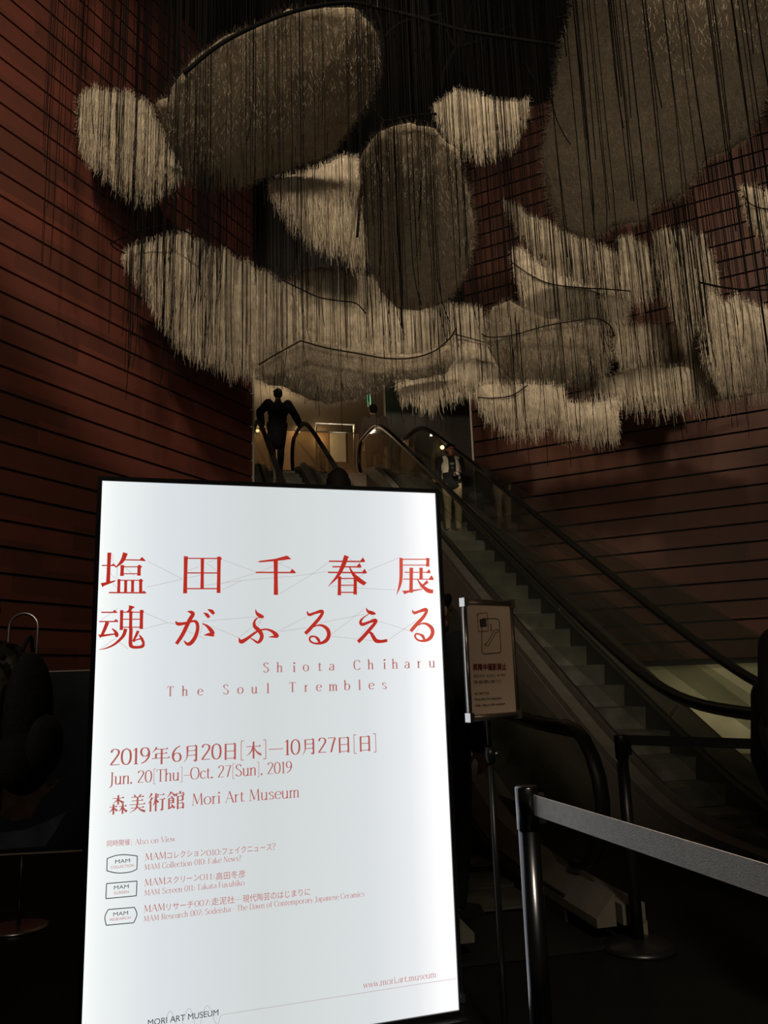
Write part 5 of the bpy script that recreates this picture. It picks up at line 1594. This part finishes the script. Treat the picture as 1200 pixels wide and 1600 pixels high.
pline([(752, 968), (754, 966.5), (776, 967), (779, 970), (782, 1017), (780, 1020), (755, 1022), (752, 1019)], 0.0028, True)
pline([(756, 1008), (762, 1009.5), (774, 988), (777.5, 987.5), (778.5, 984.5), (775, 983.5), (771, 985.5), (760, 1005), (756.5, 1006)], 0.0022, True)
pline([(766, 975), (766.4, 979)], 0.004); pline([(766.3, 980), (766.8, 987)], 0.005)
pk.poly([PP.uv(*p) for p in ((748.5, 968), (758.5, 967.5), (759.5, 979), (749.5, 980))])
pk.build('pictogram', MAT['ink_dark'], ps, 0.0035, PS_M)
pk = Ink()
pline([(744.5, 959), (760, 957.5), (762, 986), (746.5, 987)], 0.0022, True)
pline([(744.5, 959), (747.5, 963)], 0.0016)
pk.build('pictogram', MAT['ink_red'], ps, 0.004, PS_M)
pk = Ink()
pline([(753.8 + 2.6 * math.cos(a), 973.8 + 3.4 * math.sin(a)) for a in [2 * PI * i / 12 for i in range(12)]], 0.002, True)
pk.build('pictogram', MAT['ink_pale'], ps, 0.005, PS_M)
for body, p0, p1, h, m in (('昇降中撮影禁止', (738, 1047), (790, 1047), 10, 'ink_red'), ('昇降中撮影禁止', (738.5, 1047.3), (790.4, 1047.3), 10, 'ink_red'),
                           ('安全のため、エスカレーターでの', (739, 1058.5), (788, 1058), 5, 'ink_dark'), ('写真・動画の撮影はご遠慮ください', (739.5, 1068), (782, 1067.5), 5, 'ink_dark'),
                           ('NO PHOTOS', (740.5, 1086), (763, 1086), 4, 'ink_dark'), ('Please refrain from taking photos', (741, 1094.5), (783, 1094), 4, 'ink_dark'), ('while riding on the escalator', (741, 1104), (788, 1103.5), 4, 'ink_dark')):
    font_text('lettering', body, PP, PS_M, p0, p1, h, MAT[m], ps, 0.0045)

# ------------------------------------------------------------------ belt posts
def stanchion(loc, h, label, metal):
    t = empty('belt_post', loc, 0, label, 'post', 'belt posts')
    bm = B(); lathe(bm, [(0.17, 0), (0.17, 0.012), (0.15, 0.025), (0.04, 0.045)], 32); obj('base', bm, MAT['black_metal'], t, True)
    bm = B(); lathe(bm, [(0.0285, 0.03), (0.0285, h - 0.11)], 24); obj('pole', bm, MAT[metal], t, True)
    bm = B(); lathe(bm, [(0.031, h - 0.11), (0.031, h - 0.004), (0.028, h)], 24); hd_ = obj('head', bm, MAT[metal], t, True)
    bm = B(); box(bm, (0.024, -0.012, h - 0.095), (0.046, 0.012, h - 0.02)); obj('belt_slot', bm, MAT['black_metal'], hd_, bevel=0.004)
    return t


def belt(name, label, a, b, hgt_, sag, m, cat='belt'):
    bm = B(); prev = None
    a, b = Vector(a), Vector(b)
    d = Vector((b.x - a.x, b.y - a.y, 0)).normalized(); n = Vector((-d.y, d.x, 0)) * 0.0015
    for i in range(21):
        t = i / 20
        p = a.lerp(b, t) - Vector((0, 0, sag * 4 * t * (1 - t)))
        tw = n + Vector((0, 0, 0))
        r = [bm.verts.new(p + q) for q in (Vector((0, 0, -hgt_ / 2)) - tw, Vector((0, 0, -hgt_ / 2)) + tw, Vector((0, 0, hgt_ / 2)) + tw, Vector((0, 0, hgt_ / 2)) - tw)]
        if prev:
            for k in range(4): bm.faces.new((prev[k], prev[(k + 1) % 4], r[(k + 1) % 4], r[k]))
        else: bm.faces.new(r[::-1])
        prev = r
    bm.faces.new(prev)
    o = obj(name, bm, m)
    return tag(o, label, cat, 'belts of the barrier')


tp = at(822, 1228, 2.3)
stanchion(Vector((tp.x, tp.y, 0)), tp.z, 'slim dark metal post with the grey belt, standing before the escalators', 'post_metal')
ba = at(829, 1256, 2.295)
bb = at_z(1330, 1418, ba.z - 0.005)
belt('barrier_belt', 'wide grey belt stretched from the slim dark post towards the viewer', ba, bb, 0.052, 0.0, MAT['belt_grey'])
tp = at(969, 1148, 4.1)
stanchion(Vector((tp.x, tp.y, 0)), tp.z, 'black post at the foot of the escalator, hard to see in the dark', 'black_metal')
ba = at(974, 1156, 4.1); bb = at(1290, 1166, 3.9)
belt('barrier_belt', 'black belt crossing the foot of the escalator towards the dark figure', ba, bb, 0.048, 0.0, MAT['belt_black'])

# ------------------------------------------------------------------ poster stand beside the light box
DP = 4.75
pc = at(30, 1426, DP)
pst = empty('poster_stand', Vector((pc.x, pc.y, 0)), 0.10, 'dark poster on a stand with a round pale base and a wire arch on top', 'poster stand')
bm = B(); lathe(bm, [(0.155, 0), (0.155, 0.010), (0.13, 0.016), (0.02, 0.022)], 40); obj('base', bm, MAT['steel'], pst, True)
bm = B(); tube(bm, [(0, 0, 0.02), (0, 0, 0.42)], 0.011, 10); obj('pole', bm, MAT['black_metal'], pst, True)


def pl_(px, py):
    q = at(px, py, DP); return q.x - pc.x, q.z


x1, zt = pl_(141, 1046); x2, zb_ = pl_(131, 1331)
x1 = (x1 + x2) / 2
xl, _z = pl_(-75, 1046)
bm = B(); box(bm, (xl, -0.012, zb_), (x1, 0.006, zt)); obj('printed_board', bm, MAT['poster_blue'], pst)
bm = B(); t_ = 0.008
for a, b in (((xl, -0.018, zt - t_), (x1, 0.01, zt)), ((xl, -0.018, zb_), (x1, 0.01, zb_ + t_)), ((x1 - t_, -0.018, zb_ + 0.16), (x1, 0.01, zt)), ((xl, -0.018, zb_), (xl + t_, 0.01, zt))): box(bm, a, b)
obj('edge_strip', bm, MAT['poster_edge'], pst)
A1, z1 = pl_(9, 1046); A2, z2 = pl_(53, 1046); _, za = pl_(30, 958)
xc, ra = (A1 + A2) / 2, (A2 - A1) / 2
pts = [(A1, 0.03, zb_)] + [(A1, 0.03, z1)] + [(xc - ra * math.cos(a), 0.03, za - ra + ra * math.sin(a)) for a in [PI * i / 14 for i in range(15)]] + [(A2, 0.03, zb_)]
bm = B(); tube(bm, pts, 0.009, 10); obj('arch', bm, MAT['steel'], pst, True)


def patch(name, pts, m):
    bm = B()
    vs = []
    for x, y in pts:
        q = pl_(x, y); vs.append(bm.verts.new((min(q[0], x1 - 0.012), -0.0135, q[1])))
    bm.faces.new(vs); bmesh.ops.triangulate(bm, faces=bm.faces[:])
    return obj(name, bm, m, pst)


patch('printed_shape', [(-30, 1296), (0, 1300), (40, 1296), (75, 1282), (103, 1268), (88, 1296), (70, 1322), (20, 1325), (-30, 1328)], MAT['poster_slate'])
patch('printed_shape', [(-10, 1242), (10, 1225), (35, 1228), (55, 1205), (75, 1212), (70, 1232), (92, 1216), (90, 1224), (66, 1246), (50, 1278), (20, 1282), (0, 1270)], MAT['poster_rust'])
